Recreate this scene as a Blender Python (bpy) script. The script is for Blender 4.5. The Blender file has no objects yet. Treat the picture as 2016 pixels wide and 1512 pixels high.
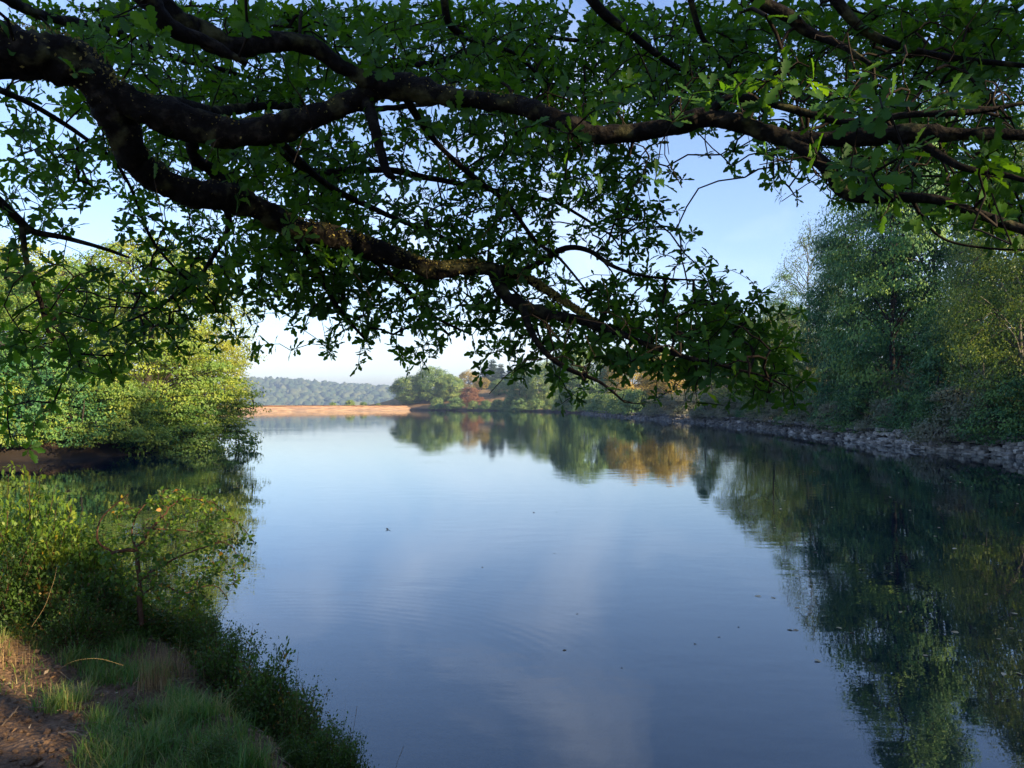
import bpy, bmesh, math, random
import numpy as np
from mathutils import Vector, Matrix, noise as mnoise

R = math.radians
rng = np.random.default_rng(11)
random.seed(11)
scene = bpy.context.scene
COL = scene.collection

# ------------------------------------------------------------------ camera
F = 1523.0                  # focal length in photograph pixels (2016 wide)
CH = 2.5                    # camera height above the water
HOR = 796.5                 # row of the horizon
cam_d = bpy.data.cameras.new("camera")
cam = bpy.data.objects.new("camera", cam_d); COL.objects.link(cam)
cam_d.sensor_width = 36.0
cam_d.lens = 36.0 * F / 2016.0
cam_d.clip_start = 0.05
cam_d.clip_end = 9000
PITCH = math.atan((HOR - 756) / F)
cam.location = (0, 0, CH)
cam.rotation_euler = (R(90) + PITCH, 0, 0)
scene.camera = cam

# ------------------------------------------------------------------ sky and sun
SUN_AZ = 118.0              # degrees clockwise from the view direction (+Y)
SUN_EL = 19.0
sun_dir = Vector((math.sin(R(SUN_AZ)) * math.cos(R(SUN_EL)), math.cos(R(SUN_AZ)) * math.cos(R(SUN_EL)), math.sin(R(SUN_EL))))
world = bpy.data.worlds.new("World"); scene.world = world
world.use_nodes = True
nt = world.node_tree
for n in list(nt.nodes): nt.nodes.remove(n)
W = nt.nodes.new; L = nt.links.new
sky = W('ShaderNodeTexSky'); sky.sky_type = 'NISHITA'; sky.sun_disc = False
sky.sun_elevation = R(SUN_EL); sky.sun_rotation = R(SUN_AZ)
sky.air_density = 1.0; sky.dust_density = 0.1; sky.ozone_density = 2.2; sky.altitude = 100
tc = W('ShaderNodeTexCoord')
mp = W('ShaderNodeMapping'); mp.inputs['Scale'].default_value = (3.0, 1.1, 3.4); mp.inputs['Rotation'].default_value = (0.2, 0.5, 0.25)
nz = W('ShaderNodeTexNoise'); nz.inputs['Scale'].default_value = 1.5; nz.inputs['Detail'].default_value = 6; nz.inputs['Roughness'].default_value = 0.5
nz.inputs['Distortion'].default_value = 0.6
cr = W('ShaderNodeValToRGB')
cr.color_ramp.elements[0].position = 0.50; cr.color_ramp.elements[0].color = (0, 0, 0, 1)
cr.color_ramp.elements[1].position = 0.80; cr.color_ramp.elements[1].color = (0.22, 0.22, 0.22, 1)
mx = W('ShaderNodeMixRGB'); mx.blend_type = 'MIX'; mx.inputs[2].default_value = (9.0, 8.8, 9.0, 1)
bg = W('ShaderNodeBackground'); bg.inputs[1].default_value = 0.102
out = W('ShaderNodeOutputWorld')
L(tc.outputs['Generated'], mp.inputs['Vector']); L(mp.outputs[0], nz.inputs['Vector']); L(nz.outputs['Fac'], cr.inputs[0])
tn = W('ShaderNodeMixRGB'); tn.blend_type = 'MULTIPLY'; tn.inputs[0].default_value = 1; tn.inputs[2].default_value = (0.99, 0.94, 1.06, 1)
L(sky.outputs[0], tn.inputs[1]); L(cr.outputs[0], mx.inputs[0]); L(tn.outputs[0], mx.inputs[1]); L(mx.outputs[0], bg.inputs[0]); L(bg.outputs[0], out.inputs['Surface'])

sun_d = bpy.data.lights.new("sun", 'SUN'); sun_d.energy = 5.0; sun_d.angle = R(0.6); sun_d.color = (1.0, 0.80, 0.50)
sun = bpy.data.objects.new("sun", sun_d); COL.objects.link(sun)
sun.location = (40, -20, 40)
sun.rotation_euler = sun_dir.to_track_quat('Z', 'Y').to_euler()

vs = scene.view_settings
scene.display_settings.display_device = 'sRGB'
vs.view_transform = 'Standard'; vs.look = 'None'; vs.gamma = 1.0; vs.use_curve_mapping = False
vs.exposure = 1.62
cy = scene.cycles
cy.max_bounces = 7; cy.diffuse_bounces = 3; cy.glossy_bounces = 3; cy.transmission_bounces = 4; cy.volume_bounces = 0
cy.transparent_max_bounces = 6
cy.use_denoising = True; cy.denoiser = 'OPENIMAGEDENOISE'
try:
    cy.denoising_input_passes = 'RGB_ALBEDO_NORMAL'; cy.denoising_prefilter = 'ACCURATE'
except Exception: pass
cy.caustics_reflective = False; cy.caustics_refractive = False
cy.sample_clamp_indirect = 4.0
cy.use_light_tree = False

# ------------------------------------------------------------------ helpers
def at(px, py, D):
    """world point seen at photograph pixel (px, py), D metres ahead"""
    return np.array([(px - 1008) / F * D, D, CH - (py - HOR) / F * D])

def put(name, me, parent=None, loc=None, rot=None, scl=None):
    o = bpy.data.objects.new(name, me); COL.objects.link(o)
    if parent is not None: o.parent = parent
    if loc is not None: o.location = loc
    if rot is not None: o.rotation_euler = rot
    if scl is not None: o.scale = scl if hasattr(scl, '__len__') else (scl, scl, scl)
    return o

def tag(o, label=None, cat=None, group=None, kind=None):
    if label: o['label'] = label
    if cat: o['category'] = cat
    if group: o['group'] = group
    if kind: o['kind'] = kind
    return o

def mesh_from(name, V, Q=None, T=None, mat=None, smooth=False, rnd=None, mats=None, mi=None):
    """numpy vertices, quads, triangles -> mesh; rnd is one value per face"""
    V = np.asarray(V, dtype=np.float32).reshape(-1, 3)
    Q = np.zeros((0, 4), np.int32) if Q is None else np.asarray(Q, np.int32).reshape(-1, 4)
    T = np.zeros((0, 3), np.int32) if T is None else np.asarray(T, np.int32).reshape(-1, 3)
    me = bpy.data.meshes.new(name)
    me.vertices.add(len(V)); me.vertices.foreach_set('co', V.ravel())
    nl = Q.size + T.size
    me.loops.add(nl); me.loops.foreach_set('vertex_index', np.concatenate([Q.ravel(), T.ravel()]))
    me.polygons.add(len(Q) + len(T))
    st = np.concatenate([np.arange(len(Q)) * 4, Q.size + np.arange(len(T)) * 3]).astype(np.int32)
    me.polygons.foreach_set('loop_start', st)
    if smooth: me.polygons.foreach_set('use_smooth', np.ones(len(Q) + len(T), bool))
    if mats:
        for m in mats: me.materials.append(m)
        if mi is not None: me.polygons.foreach_set('material_index', np.asarray(mi, np.int32))
    elif mat: me.materials.append(mat)
    me.update(calc_edges=True)
    if rnd is not None:
        a = me.attributes.new('rnd', 'FLOAT', 'FACE'); a.data.foreach_set('value', np.asarray(rnd, np.float32))
    return me

def unit(v):
    v = np.asarray(v, float)
    return v / np.maximum(np.linalg.norm(v, axis=-1, keepdims=True), 1e-9)

class Acc:
    """accumulates pieces of one mesh"""
    def __init__(s): s.V = []; s.Q = []; s.T = []; s.n = 0; s.r = []; s.rt = []
    def add(s, V, Q=None, T=None, r=0.5):
        V = np.asarray(V, float).reshape(-1, 3)
        if Q is not None and len(Q):
            Q = np.asarray(Q); s.Q.append(Q + s.n); s.r.append(np.broadcast_to(r, (len(Q),)) if np.ndim(r) == 0 else r)
        if T is not None and len(T):
            T = np.asarray(T); s.T.append(T + s.n); s.rt.append(np.broadcast_to(r, (len(T),)) if np.ndim(r) == 0 else r)
        s.V.append(V); s.n += len(V)
    def tube(s, P, rad, sides=5, r=0.5, cap=True):
        P = np.asarray(P, float); rad = np.broadcast_to(np.asarray(rad, float), (len(P),))
        t = unit(np.gradient(P, axis=0))
        ref = np.array([0.13, 0.21, 1.0]) if abs(t[:, 2]).mean() < 0.8 else np.array([1.0, 0.2, 0.1])
        a = unit(np.cross(t, ref)); b = np.cross(t, a)
        ang = np.linspace(0, 2 * np.pi, sides, endpoint=False)
        ring = P[:, None, :] + rad[:, None, None] * (np.cos(ang)[None, :, None] * a[:, None, :] + np.sin(ang)[None, :, None] * b[:, None, :])
        i = np.arange(len(P) - 1)[:, None] * sides; j = np.arange(sides)[None, :]; k = (j + 1) % sides
        Q = np.stack([i + j, i + k, i + sides + k, i + sides + j], -1).reshape(-1, 4)
        s.add(ring.reshape(-1, 3), Q, r=r)
    def mesh(s, name, mat, smooth=False):
        V = np.concatenate(s.V) if s.V else np.zeros((0, 3))
        Q = np.concatenate(s.Q) if s.Q else None
        T = np.concatenate(s.T) if s.T else None
        rr = np.concatenate(([np.concatenate(s.r)] if s.r else []) + ([np.concatenate(s.rt)] if s.rt else [])) if (s.r or s.rt) else None
        return mesh_from(name, V, Q, T, mat, smooth, rr)

def smooth_path(P, n_per=4, jitter=0.0, g=rng):
    """Catmull-Rom through control rows [x,y,z,r...]"""
    P = np.asarray(P, float)
    if len(P) < 3:
        t = np.linspace(0, 1, n_per + 1)[:, None]; return P[0] * (1 - t) + P[-1] * t
    E = np.vstack([2 * P[0] - P[1], P, 2 * P[-1] - P[-2]])
    outp = []
    for i in range(1, len(E) - 2):
        for k in range(n_per):
            t = k / n_per
            outp.append(0.5 * ((2 * E[i]) + (-E[i - 1] + E[i + 1]) * t + (2 * E[i - 1] - 5 * E[i] + 4 * E[i + 1] - E[i + 2]) * t * t + (-E[i - 1] + 3 * E[i] - 3 * E[i + 1] + E[i + 2]) * t ** 3))
    outp.append(P[-1]); o = np.array(outp)
    if jitter: o[1:-1, :3] += g.normal(0, jitter, (len(o) - 2, 3))
    return o

# value noise for numpy arrays
_perm = np.random.default_rng(5).random((64, 64, 64)).astype(np.float32)
def vnoise(P, s=1.0, off=0.0):
    P = np.asarray(P, float) * s + off + 1000.0
    i = np.floor(P).astype(int); f = P - i; f = f * f * (3 - 2 * f)
    r = 0
    for dx in (0, 1):
        for dy in (0, 1):
            for dz in (0, 1):
                w = (f[..., 0] if dx else 1 - f[..., 0]) * (f[..., 1] if dy else 1 - f[..., 1]) * (f[..., 2] if dz else 1 - f[..., 2])
                r = r + w * _perm[(i[..., 0] + dx) % 64, (i[..., 1] + dy) % 64, (i[..., 2] + dz) % 64]
    return r
def fbm(P, s=1.0, off=0.0, o=4):
    a = 0; w = 0.5; t = 0
    for k in range(o):
        a = a + w * vnoise(P, s * 2 ** k, off + 17 * k); t += w; w *= 0.5
    return a / t

# ------------------------------------------------------------------ materials
def new_mat(name):
    m = bpy.data.materials.new(name); m.use_nodes = True
    t = m.node_tree
    for n in list(t.nodes): t.nodes.remove(n)
    return m, t, t.nodes.new, t.links.new

def ramp(node, stops):
    e = node.color_ramp.elements
    while len(e) > 1: e.remove(e[-1])
    e[0].position = stops[0][0]; e[0].color = (*stops[0][1], 1)
    for p, c in stops[1:]:
        x = e.new(p); x.color = (*c, 1)

def leaf_mat(name, stops, trans=0.35, rough=0.5, tcol=(1.5, 1.5, 0.6), noise_scale=0.6, spec=0.35):
    m, t, N, K = new_mat(name)
    at_ = N('ShaderNodeAttribute'); at_.attribute_name = 'rnd'
    r = N('ShaderNodeValToRGB'); ramp(r, stops)
    tcx = N('ShaderNodeTexCoord'); nz = N('ShaderNodeTexNoise'); nz.inputs['Scale'].default_value = noise_scale; nz.inputs['Detail'].default_value = 3
    oi = N('ShaderNodeObjectInfo')
    K(tcx.outputs['Object'], nz.inputs['Vector'])
    ma = N('ShaderNodeMath'); ma.operation = 'MULTIPLY_ADD'; ma.inputs[1].default_value = 0.6; ma.inputs[2].default_value = -0.40
    K(nz.outputs['Fac'], ma.inputs[0])
    mb = N('ShaderNodeMath'); mb.operation = 'ADD'; K(ma.outputs[0], mb.inputs[0]); K(at_.outputs['Fac'], mb.inputs[1])
    mc = N('ShaderNodeMath'); mc.operation = 'MULTIPLY_ADD'; mc.inputs[1].default_value = 0.28; K(oi.outputs['Random'], mc.inputs[0]); K(mb.outputs[0], mc.inputs[2])
    K(mc.outputs[0], r.inputs[0])
    p = N('ShaderNodeBsdfPrincipled'); p.inputs['Roughness'].default_value = rough; p.inputs['Specular IOR Level'].default_value = spec
    K(r.outputs[0], p.inputs['Base Color'])
    tr = N('ShaderNodeBsdfTranslucent'); mm = N('ShaderNodeMixRGB'); mm.blend_type = 'MULTIPLY'; mm.inputs[0].default_value = 1; mm.inputs[2].default_value = (*tcol, 1)
    K(r.outputs[0], mm.inputs[1]); K(mm.outputs[0], tr.inputs[0])
    ms = N('ShaderNodeMixShader'); ms.inputs[0].default_value = trans
    o = N('ShaderNodeOutputMaterial'); K(p.outputs[0], ms.inputs[1]); K(tr.outputs[0], ms.inputs[2]); K(ms.outputs[0], o.inputs[0])
    return m

M = {}
M['oak_leaf'] = leaf_mat('oak_leaf', [(0.0, (0.018, 0.055, 0.010)), (0.45, (0.036, 0.108, 0.015)), (0.80, (0.075, 0.17, 0.020)), (0.955, (0.17, 0.20, 0.022)), (0.985, (0.30, 0.14, 0.03)), (1.0, (0.25, 0.09, 0.03))], 0.45, 0.55, (2.6, 2.2, 0.4), 0.9, 0.2)
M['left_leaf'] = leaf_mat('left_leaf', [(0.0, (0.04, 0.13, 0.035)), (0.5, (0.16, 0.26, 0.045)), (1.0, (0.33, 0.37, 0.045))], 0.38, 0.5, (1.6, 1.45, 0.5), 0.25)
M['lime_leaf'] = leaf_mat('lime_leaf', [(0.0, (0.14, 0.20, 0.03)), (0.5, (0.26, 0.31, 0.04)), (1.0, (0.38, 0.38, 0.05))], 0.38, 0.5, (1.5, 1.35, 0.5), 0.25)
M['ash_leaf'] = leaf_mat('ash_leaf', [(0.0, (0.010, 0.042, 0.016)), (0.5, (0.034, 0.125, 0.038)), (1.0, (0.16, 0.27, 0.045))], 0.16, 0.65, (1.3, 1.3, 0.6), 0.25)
M['birch_leaf'] = leaf_mat('birch_leaf', [(0.0, (0.035, 0.085, 0.022)), (0.5, (0.10, 0.17, 0.035)), (1.0, (0.24, 0.27, 0.04))], 0.35, 0.5, (1.4, 1.3, 0.5), 0.3)
M['far_leaf'] = leaf_mat('far_leaf', [(0.0, (0.05, 0.11, 0.045)), (0.5, (0.13, 0.22, 0.065)), (1.0, (0.32, 0.36, 0.09))], 0.2, 0.6, (1.4, 1.3, 0.5), 0.12)
M['hill_leaf'] = leaf_mat('hill_leaf', [(0.0, (0.035, 0.065, 0.04)), (0.5, (0.06, 0.10, 0.055)), (1.0, (0.12, 0.14, 0.075))], 0.05, 0.8, (1.4, 1.3, 0.5), 0.03)
M['bronze_leaf'] = leaf_mat('bronze_leaf', [(0.0, (0.12, 0.06, 0.03)), (0.5, (0.24, 0.11, 0.05)), (1.0, (0.34, 0.18, 0.08))], 0.2, 0.6, (1.3, 1.0, 0.6), 0.2)
M['gold_leaf'] = leaf_mat('gold_leaf', [(0.0, (0.16, 0.14, 0.03)), (0.5, (0.32, 0.25, 0.05)), (1.0, (0.46, 0.32, 0.08))], 0.25, 0.6, (1.3, 1.2, 0.5), 0.2)
M['needle'] = leaf_mat('needle', [(0.0, (0.015, 0.035, 0.02)), (1.0, (0.035, 0.065, 0.035))], 0.1, 0.6, (1, 1, 1), 0.2)
M['bramble'] = leaf_mat('bramble', [(0.0, (0.07, 0.12, 0.065)), (0.5, (0.15, 0.17, 0.11)), (1.0, (0.25, 0.22, 0.16))], 0.25, 0.6, (1.3, 1.2, 0.6), 0.35)
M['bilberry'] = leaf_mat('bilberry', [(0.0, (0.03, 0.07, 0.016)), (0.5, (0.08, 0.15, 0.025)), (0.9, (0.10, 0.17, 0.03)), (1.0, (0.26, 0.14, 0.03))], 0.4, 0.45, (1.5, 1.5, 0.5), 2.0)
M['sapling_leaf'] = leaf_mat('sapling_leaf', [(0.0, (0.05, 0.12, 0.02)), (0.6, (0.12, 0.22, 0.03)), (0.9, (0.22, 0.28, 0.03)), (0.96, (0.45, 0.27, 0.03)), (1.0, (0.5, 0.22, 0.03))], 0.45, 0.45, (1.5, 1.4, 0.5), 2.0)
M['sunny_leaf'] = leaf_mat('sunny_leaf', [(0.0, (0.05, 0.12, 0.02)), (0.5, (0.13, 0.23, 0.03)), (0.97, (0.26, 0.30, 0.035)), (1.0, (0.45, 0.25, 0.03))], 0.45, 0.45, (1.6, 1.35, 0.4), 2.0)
M['grass'] = leaf_mat('grass', [(0.0, (0.05, 0.13, 0.025)), (0.5, (0.10, 0.22, 0.04)), (0.72, (0.20, 0.26, 0.06)), (1.0, (0.36, 0.29, 0.12))], 0.3, 0.5, (1.3, 1.3, 0.5), 1.5)
M['dry_grass'] = leaf_mat('dry_grass', [(0.0, (0.16, 0.10, 0.04)), (0.5, (0.28, 0.19, 0.08)), (1.0, (0.42, 0.30, 0.14))], 0.25, 0.6, (1.1, 1.0, 0.8), 1.5)
M['litter'] = leaf_mat('litter', [(0.0, (0.08, 0.045, 0.025)), (0.5, (0.21, 0.12, 0.06)), (0.85, (0.38, 0.22, 0.10)), (1.0, (0.5, 0.40, 0.28))], 0.05, 0.7, (1, 1, 1), 2.0)
M['moss'] = leaf_mat('moss', [(0.0, (0.10, 0.085, 0.02)), (0.5, (0.20, 0.16, 0.035)), (1.0, (0.32, 0.25, 0.06))], 0.2, 0.8, (1, 1, 1), 8.0)
M['float'] = leaf_mat('float', [(0.0, (0.30, 0.22, 0.12)), (0.5, (0.45, 0.36, 0.2)), (1.0, (0.6, 0.5, 0.33))], 0.1, 0.5, (1, 1, 1), 2.0)
M['float_dark'] = leaf_mat('float_dark', [(0.0, (0.03, 0.025, 0.015)), (1.0, (0.10, 0.07, 0.03))], 0.1, 0.5, (1, 1, 1), 2.0)

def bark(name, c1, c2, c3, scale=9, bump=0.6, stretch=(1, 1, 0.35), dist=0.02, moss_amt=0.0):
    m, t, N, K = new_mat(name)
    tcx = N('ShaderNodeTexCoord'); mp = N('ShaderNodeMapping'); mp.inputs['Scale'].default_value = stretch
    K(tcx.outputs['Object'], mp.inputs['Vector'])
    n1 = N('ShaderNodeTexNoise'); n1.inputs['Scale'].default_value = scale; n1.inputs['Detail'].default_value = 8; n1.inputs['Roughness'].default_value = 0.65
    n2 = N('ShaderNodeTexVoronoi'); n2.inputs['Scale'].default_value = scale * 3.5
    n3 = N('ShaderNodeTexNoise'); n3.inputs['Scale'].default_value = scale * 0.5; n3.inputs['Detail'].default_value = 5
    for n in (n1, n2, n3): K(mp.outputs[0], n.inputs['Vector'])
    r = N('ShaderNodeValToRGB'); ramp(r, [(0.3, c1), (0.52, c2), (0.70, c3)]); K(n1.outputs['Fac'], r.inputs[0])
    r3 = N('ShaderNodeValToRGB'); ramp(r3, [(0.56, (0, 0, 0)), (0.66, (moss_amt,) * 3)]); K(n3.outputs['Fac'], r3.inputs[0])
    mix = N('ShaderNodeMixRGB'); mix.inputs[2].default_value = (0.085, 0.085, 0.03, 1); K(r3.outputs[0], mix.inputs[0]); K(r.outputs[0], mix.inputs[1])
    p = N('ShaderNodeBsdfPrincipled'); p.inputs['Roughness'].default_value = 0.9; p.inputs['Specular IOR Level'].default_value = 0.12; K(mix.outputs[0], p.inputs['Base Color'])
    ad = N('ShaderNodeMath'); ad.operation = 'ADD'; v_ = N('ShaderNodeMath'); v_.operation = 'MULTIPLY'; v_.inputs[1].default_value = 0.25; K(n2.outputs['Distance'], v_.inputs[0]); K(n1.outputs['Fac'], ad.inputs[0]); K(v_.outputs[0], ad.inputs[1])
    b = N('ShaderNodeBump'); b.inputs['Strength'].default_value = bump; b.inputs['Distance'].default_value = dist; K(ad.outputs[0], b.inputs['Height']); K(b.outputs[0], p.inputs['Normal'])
    o = N('ShaderNodeOutputMaterial'); K(p.outputs[0], o.inputs[0])
    return m
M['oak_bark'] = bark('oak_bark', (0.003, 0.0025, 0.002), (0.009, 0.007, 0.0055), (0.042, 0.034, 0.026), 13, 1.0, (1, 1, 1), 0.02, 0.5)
M['twig'] = bark('twig', (0.008, 0.006, 0.005), (0.018, 0.013, 0.010), (0.035, 0.027, 0.02), 14, 0.3, (1, 1, 1), 0.005)
M['tree_bark'] = bark('tree_bark', (0.015, 0.012, 0.01), (0.035, 0.028, 0.022), (0.07, 0.06, 0.05), 3, 0.5, (1, 1, .4), 0.04)
M['birch_bark'] = bark('birch_bark', (0.03, 0.027, 0.024), (0.13, 0.12, 0.10), (0.22, 0.20, 0.18), 2, 0.3, (1, 1, 1.6), 0.02)
M['sapling_bark'] = bark('sapling_bark', (0.06, 0.03, 0.02), (0.11, 0.055, 0.035), (0.16, 0.09, 0.06), 25, 0.3, (1, 1, 1), 0.004)
M['dead_wood'] = bark('dead_wood', (0.08, 0.06, 0.045), (0.2, 0.15, 0.11), (0.32, 0.26, 0.2), 20, 0.4, (1, 1, 1), 0.004)

def stone_mat():
    m, t, N, K = new_mat('stone')
    tcx = N('ShaderNodeTexCoord'); oi = N('ShaderNodeObjectInfo')
    ge = N('ShaderNodeNewGeometry')
    n1 = N('ShaderNodeTexNoise'); n1.inputs['Scale'].default_value = 4; n1.inputs['Detail'].default_value = 8; n1.inputs['Roughness'].default_value = 0.7
    K(ge.outputs['Position'], n1.inputs['Vector'])
    at_ = N('ShaderNodeAttribute'); at_.attribute_name = 'rnd'
    r = N('ShaderNodeValToRGB'); ramp(r, [(0.25, (0.04, 0.038, 0.032)), (0.5, (0.19, 0.18, 0.16)), (0.72, (0.40, 0.38, 0.34))])
    ma = N('ShaderNodeMath'); ma.operation = 'MULTIPLY_ADD'; ma.inputs[1].default_value = 0.35; ma.inputs[2].default_value = -0.17; K(oi.outputs['Random'], ma.inputs[0])
    mb = N('ShaderNodeMath'); mb.operation = 'ADD'; K(ma.outputs[0], mb.inputs[0]); K(n1.outputs['Fac'], mb.inputs[1]); K(mb.outputs[0], r.inputs[0])
    p = N('ShaderNodeBsdfPrincipled'); p.inputs['Roughness'].default_value = 0.85; K(r.outputs[0], p.inputs['Base Color'])
    b = N('ShaderNodeBump'); b.inputs['Strength'].default_value = 0.6; b.inputs['Distance'].default_value = 0.04; K(n1.outputs['Fac'], b.inputs['Height']); K(b.outputs[0], p.inputs['Normal'])
    o = N('ShaderNodeOutputMaterial'); K(p.outputs[0], o.inputs[0]); return m
M['stone'] = stone_mat()

def ground_mat():
    m, t, N, K = new_mat('ground')
    ge = N('ShaderNodeNewGeometry')
    n1 = N('ShaderNodeTexNoise'); n1.inputs['Scale'].default_value = 3.0; n1.inputs['Detail'].default_value = 10; n1.inputs['Roughness'].default_value = 0.7
    n2 = N('ShaderNodeTexNoise'); n2.inputs['Scale'].default_value = 26; n2.inputs['Detail'].default_value = 6; n2.inputs['Roughness'].default_value = 0.7
    n4 = N('ShaderNodeTexVoronoi'); n4.inputs['Scale'].default_value = 38
    for n in (n1, n2, n4): K(ge.outputs['Position'], n.inputs['Vector'])
    r = N('ShaderNodeValToRGB'); ramp(r, [(0.3, (0.06, 0.038, 0.024)), (0.5, (0.17, 0.105, 0.065)), (0.7, (0.32, 0.21, 0.135))])
    mixf = N('ShaderNodeMath'); mixf.operation = 'MULTIPLY_ADD'; mixf.inputs[1].default_value = 0.45; K(n2.outputs['Fac'], mixf.inputs[0])
    m2 = N('ShaderNodeMath'); m2.operation = 'MULTIPLY'; m2.inputs[1].default_value = 0.55; K(n1.outputs['Fac'], m2.inputs[0]); K(m2.outputs[0], mixf.inputs[2]); K(mixf.outputs[0], r.inputs[0])
    # far slopes: bleached orange grass and bracken (attribute 'meadow')
    a = N('ShaderNodeAttribute'); a.attribute_name = 'meadow'
    n3 = N('ShaderNodeTexNoise'); n3.inputs['Scale'].default_value = 0.35; n3.inputs['Detail'].default_value = 8; n3.inputs['Roughness'].default_value = 0.7; K(ge.outputs['Position'], n3.inputs['Vector'])
    r3 = N('ShaderNodeValToRGB'); ramp(r3, [(0.3, (0.09, 0.10, 0.035)), (0.5, (0.25, 0.16, 0.07)), (0.7, (0.38, 0.25, 0.12))]); K(n3.outputs['Fac'], r3.inputs[0])
    mx = N('ShaderNodeMixRGB'); K(a.outputs['Fac'], mx.inputs[0]); K(r.outputs[0], mx.inputs[1]); K(r3.outputs[0], mx.inputs[2])
    # mud below the water line
    sp = N('ShaderNodeSeparateXYZ'); K(ge.outputs['Position'], sp.inputs[0])
    mr = N('ShaderNodeMapRange'); mr.inputs[1].default_value = -0.02; mr.inputs[2].default_value = -0.7; K(sp.outputs['Z'], mr.inputs[0])
    mz = N('ShaderNodeMapRange'); mz.inputs[1].default_value = 1.0; mz.inputs[2].default_value = 0.45; K(sp.outputs['Z'], mz.inputs[0])  # low distant banks: wet mud, with shade under the boughs put into the colour
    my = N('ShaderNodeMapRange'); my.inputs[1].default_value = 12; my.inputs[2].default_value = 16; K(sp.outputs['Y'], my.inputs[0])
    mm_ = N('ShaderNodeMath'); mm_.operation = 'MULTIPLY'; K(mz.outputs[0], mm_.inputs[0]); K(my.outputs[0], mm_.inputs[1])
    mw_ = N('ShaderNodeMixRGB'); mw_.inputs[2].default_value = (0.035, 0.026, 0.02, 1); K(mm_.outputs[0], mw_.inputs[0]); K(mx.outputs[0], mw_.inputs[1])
    mu = N('ShaderNodeMixRGB'); mu.inputs[2].default_value = (0.008, 0.014, 0.022, 1); K(mr.outputs[0], mu.inputs[0]); K(mw_.outputs[0], mu.inputs[1])
    p = N('ShaderNodeBsdfPrincipled'); p.inputs['Roughness'].default_value = 0.9; p.inputs['Specular IOR Level'].default_value = 0.15; K(mu.outputs[0], p.inputs['Base Color'])
    ad = N('ShaderNodeMath'); ad.operation = 'ADD'; K(n2.outputs['Fac'], ad.inputs[0]); K(n4.outputs['Distance'], ad.inputs[1])
    b = N('ShaderNodeBump'); b.inputs['Strength'].default_value = 0.7; b.inputs['Distance'].default_value = 0.03; K(ad.outputs[0], b.inputs['Height']); K(b.outputs[0], p.inputs['Normal'])
    o = N('ShaderNodeOutputMaterial'); K(p.outputs[0], o.inputs[0]); return m
M['ground'] = ground_mat()

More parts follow.
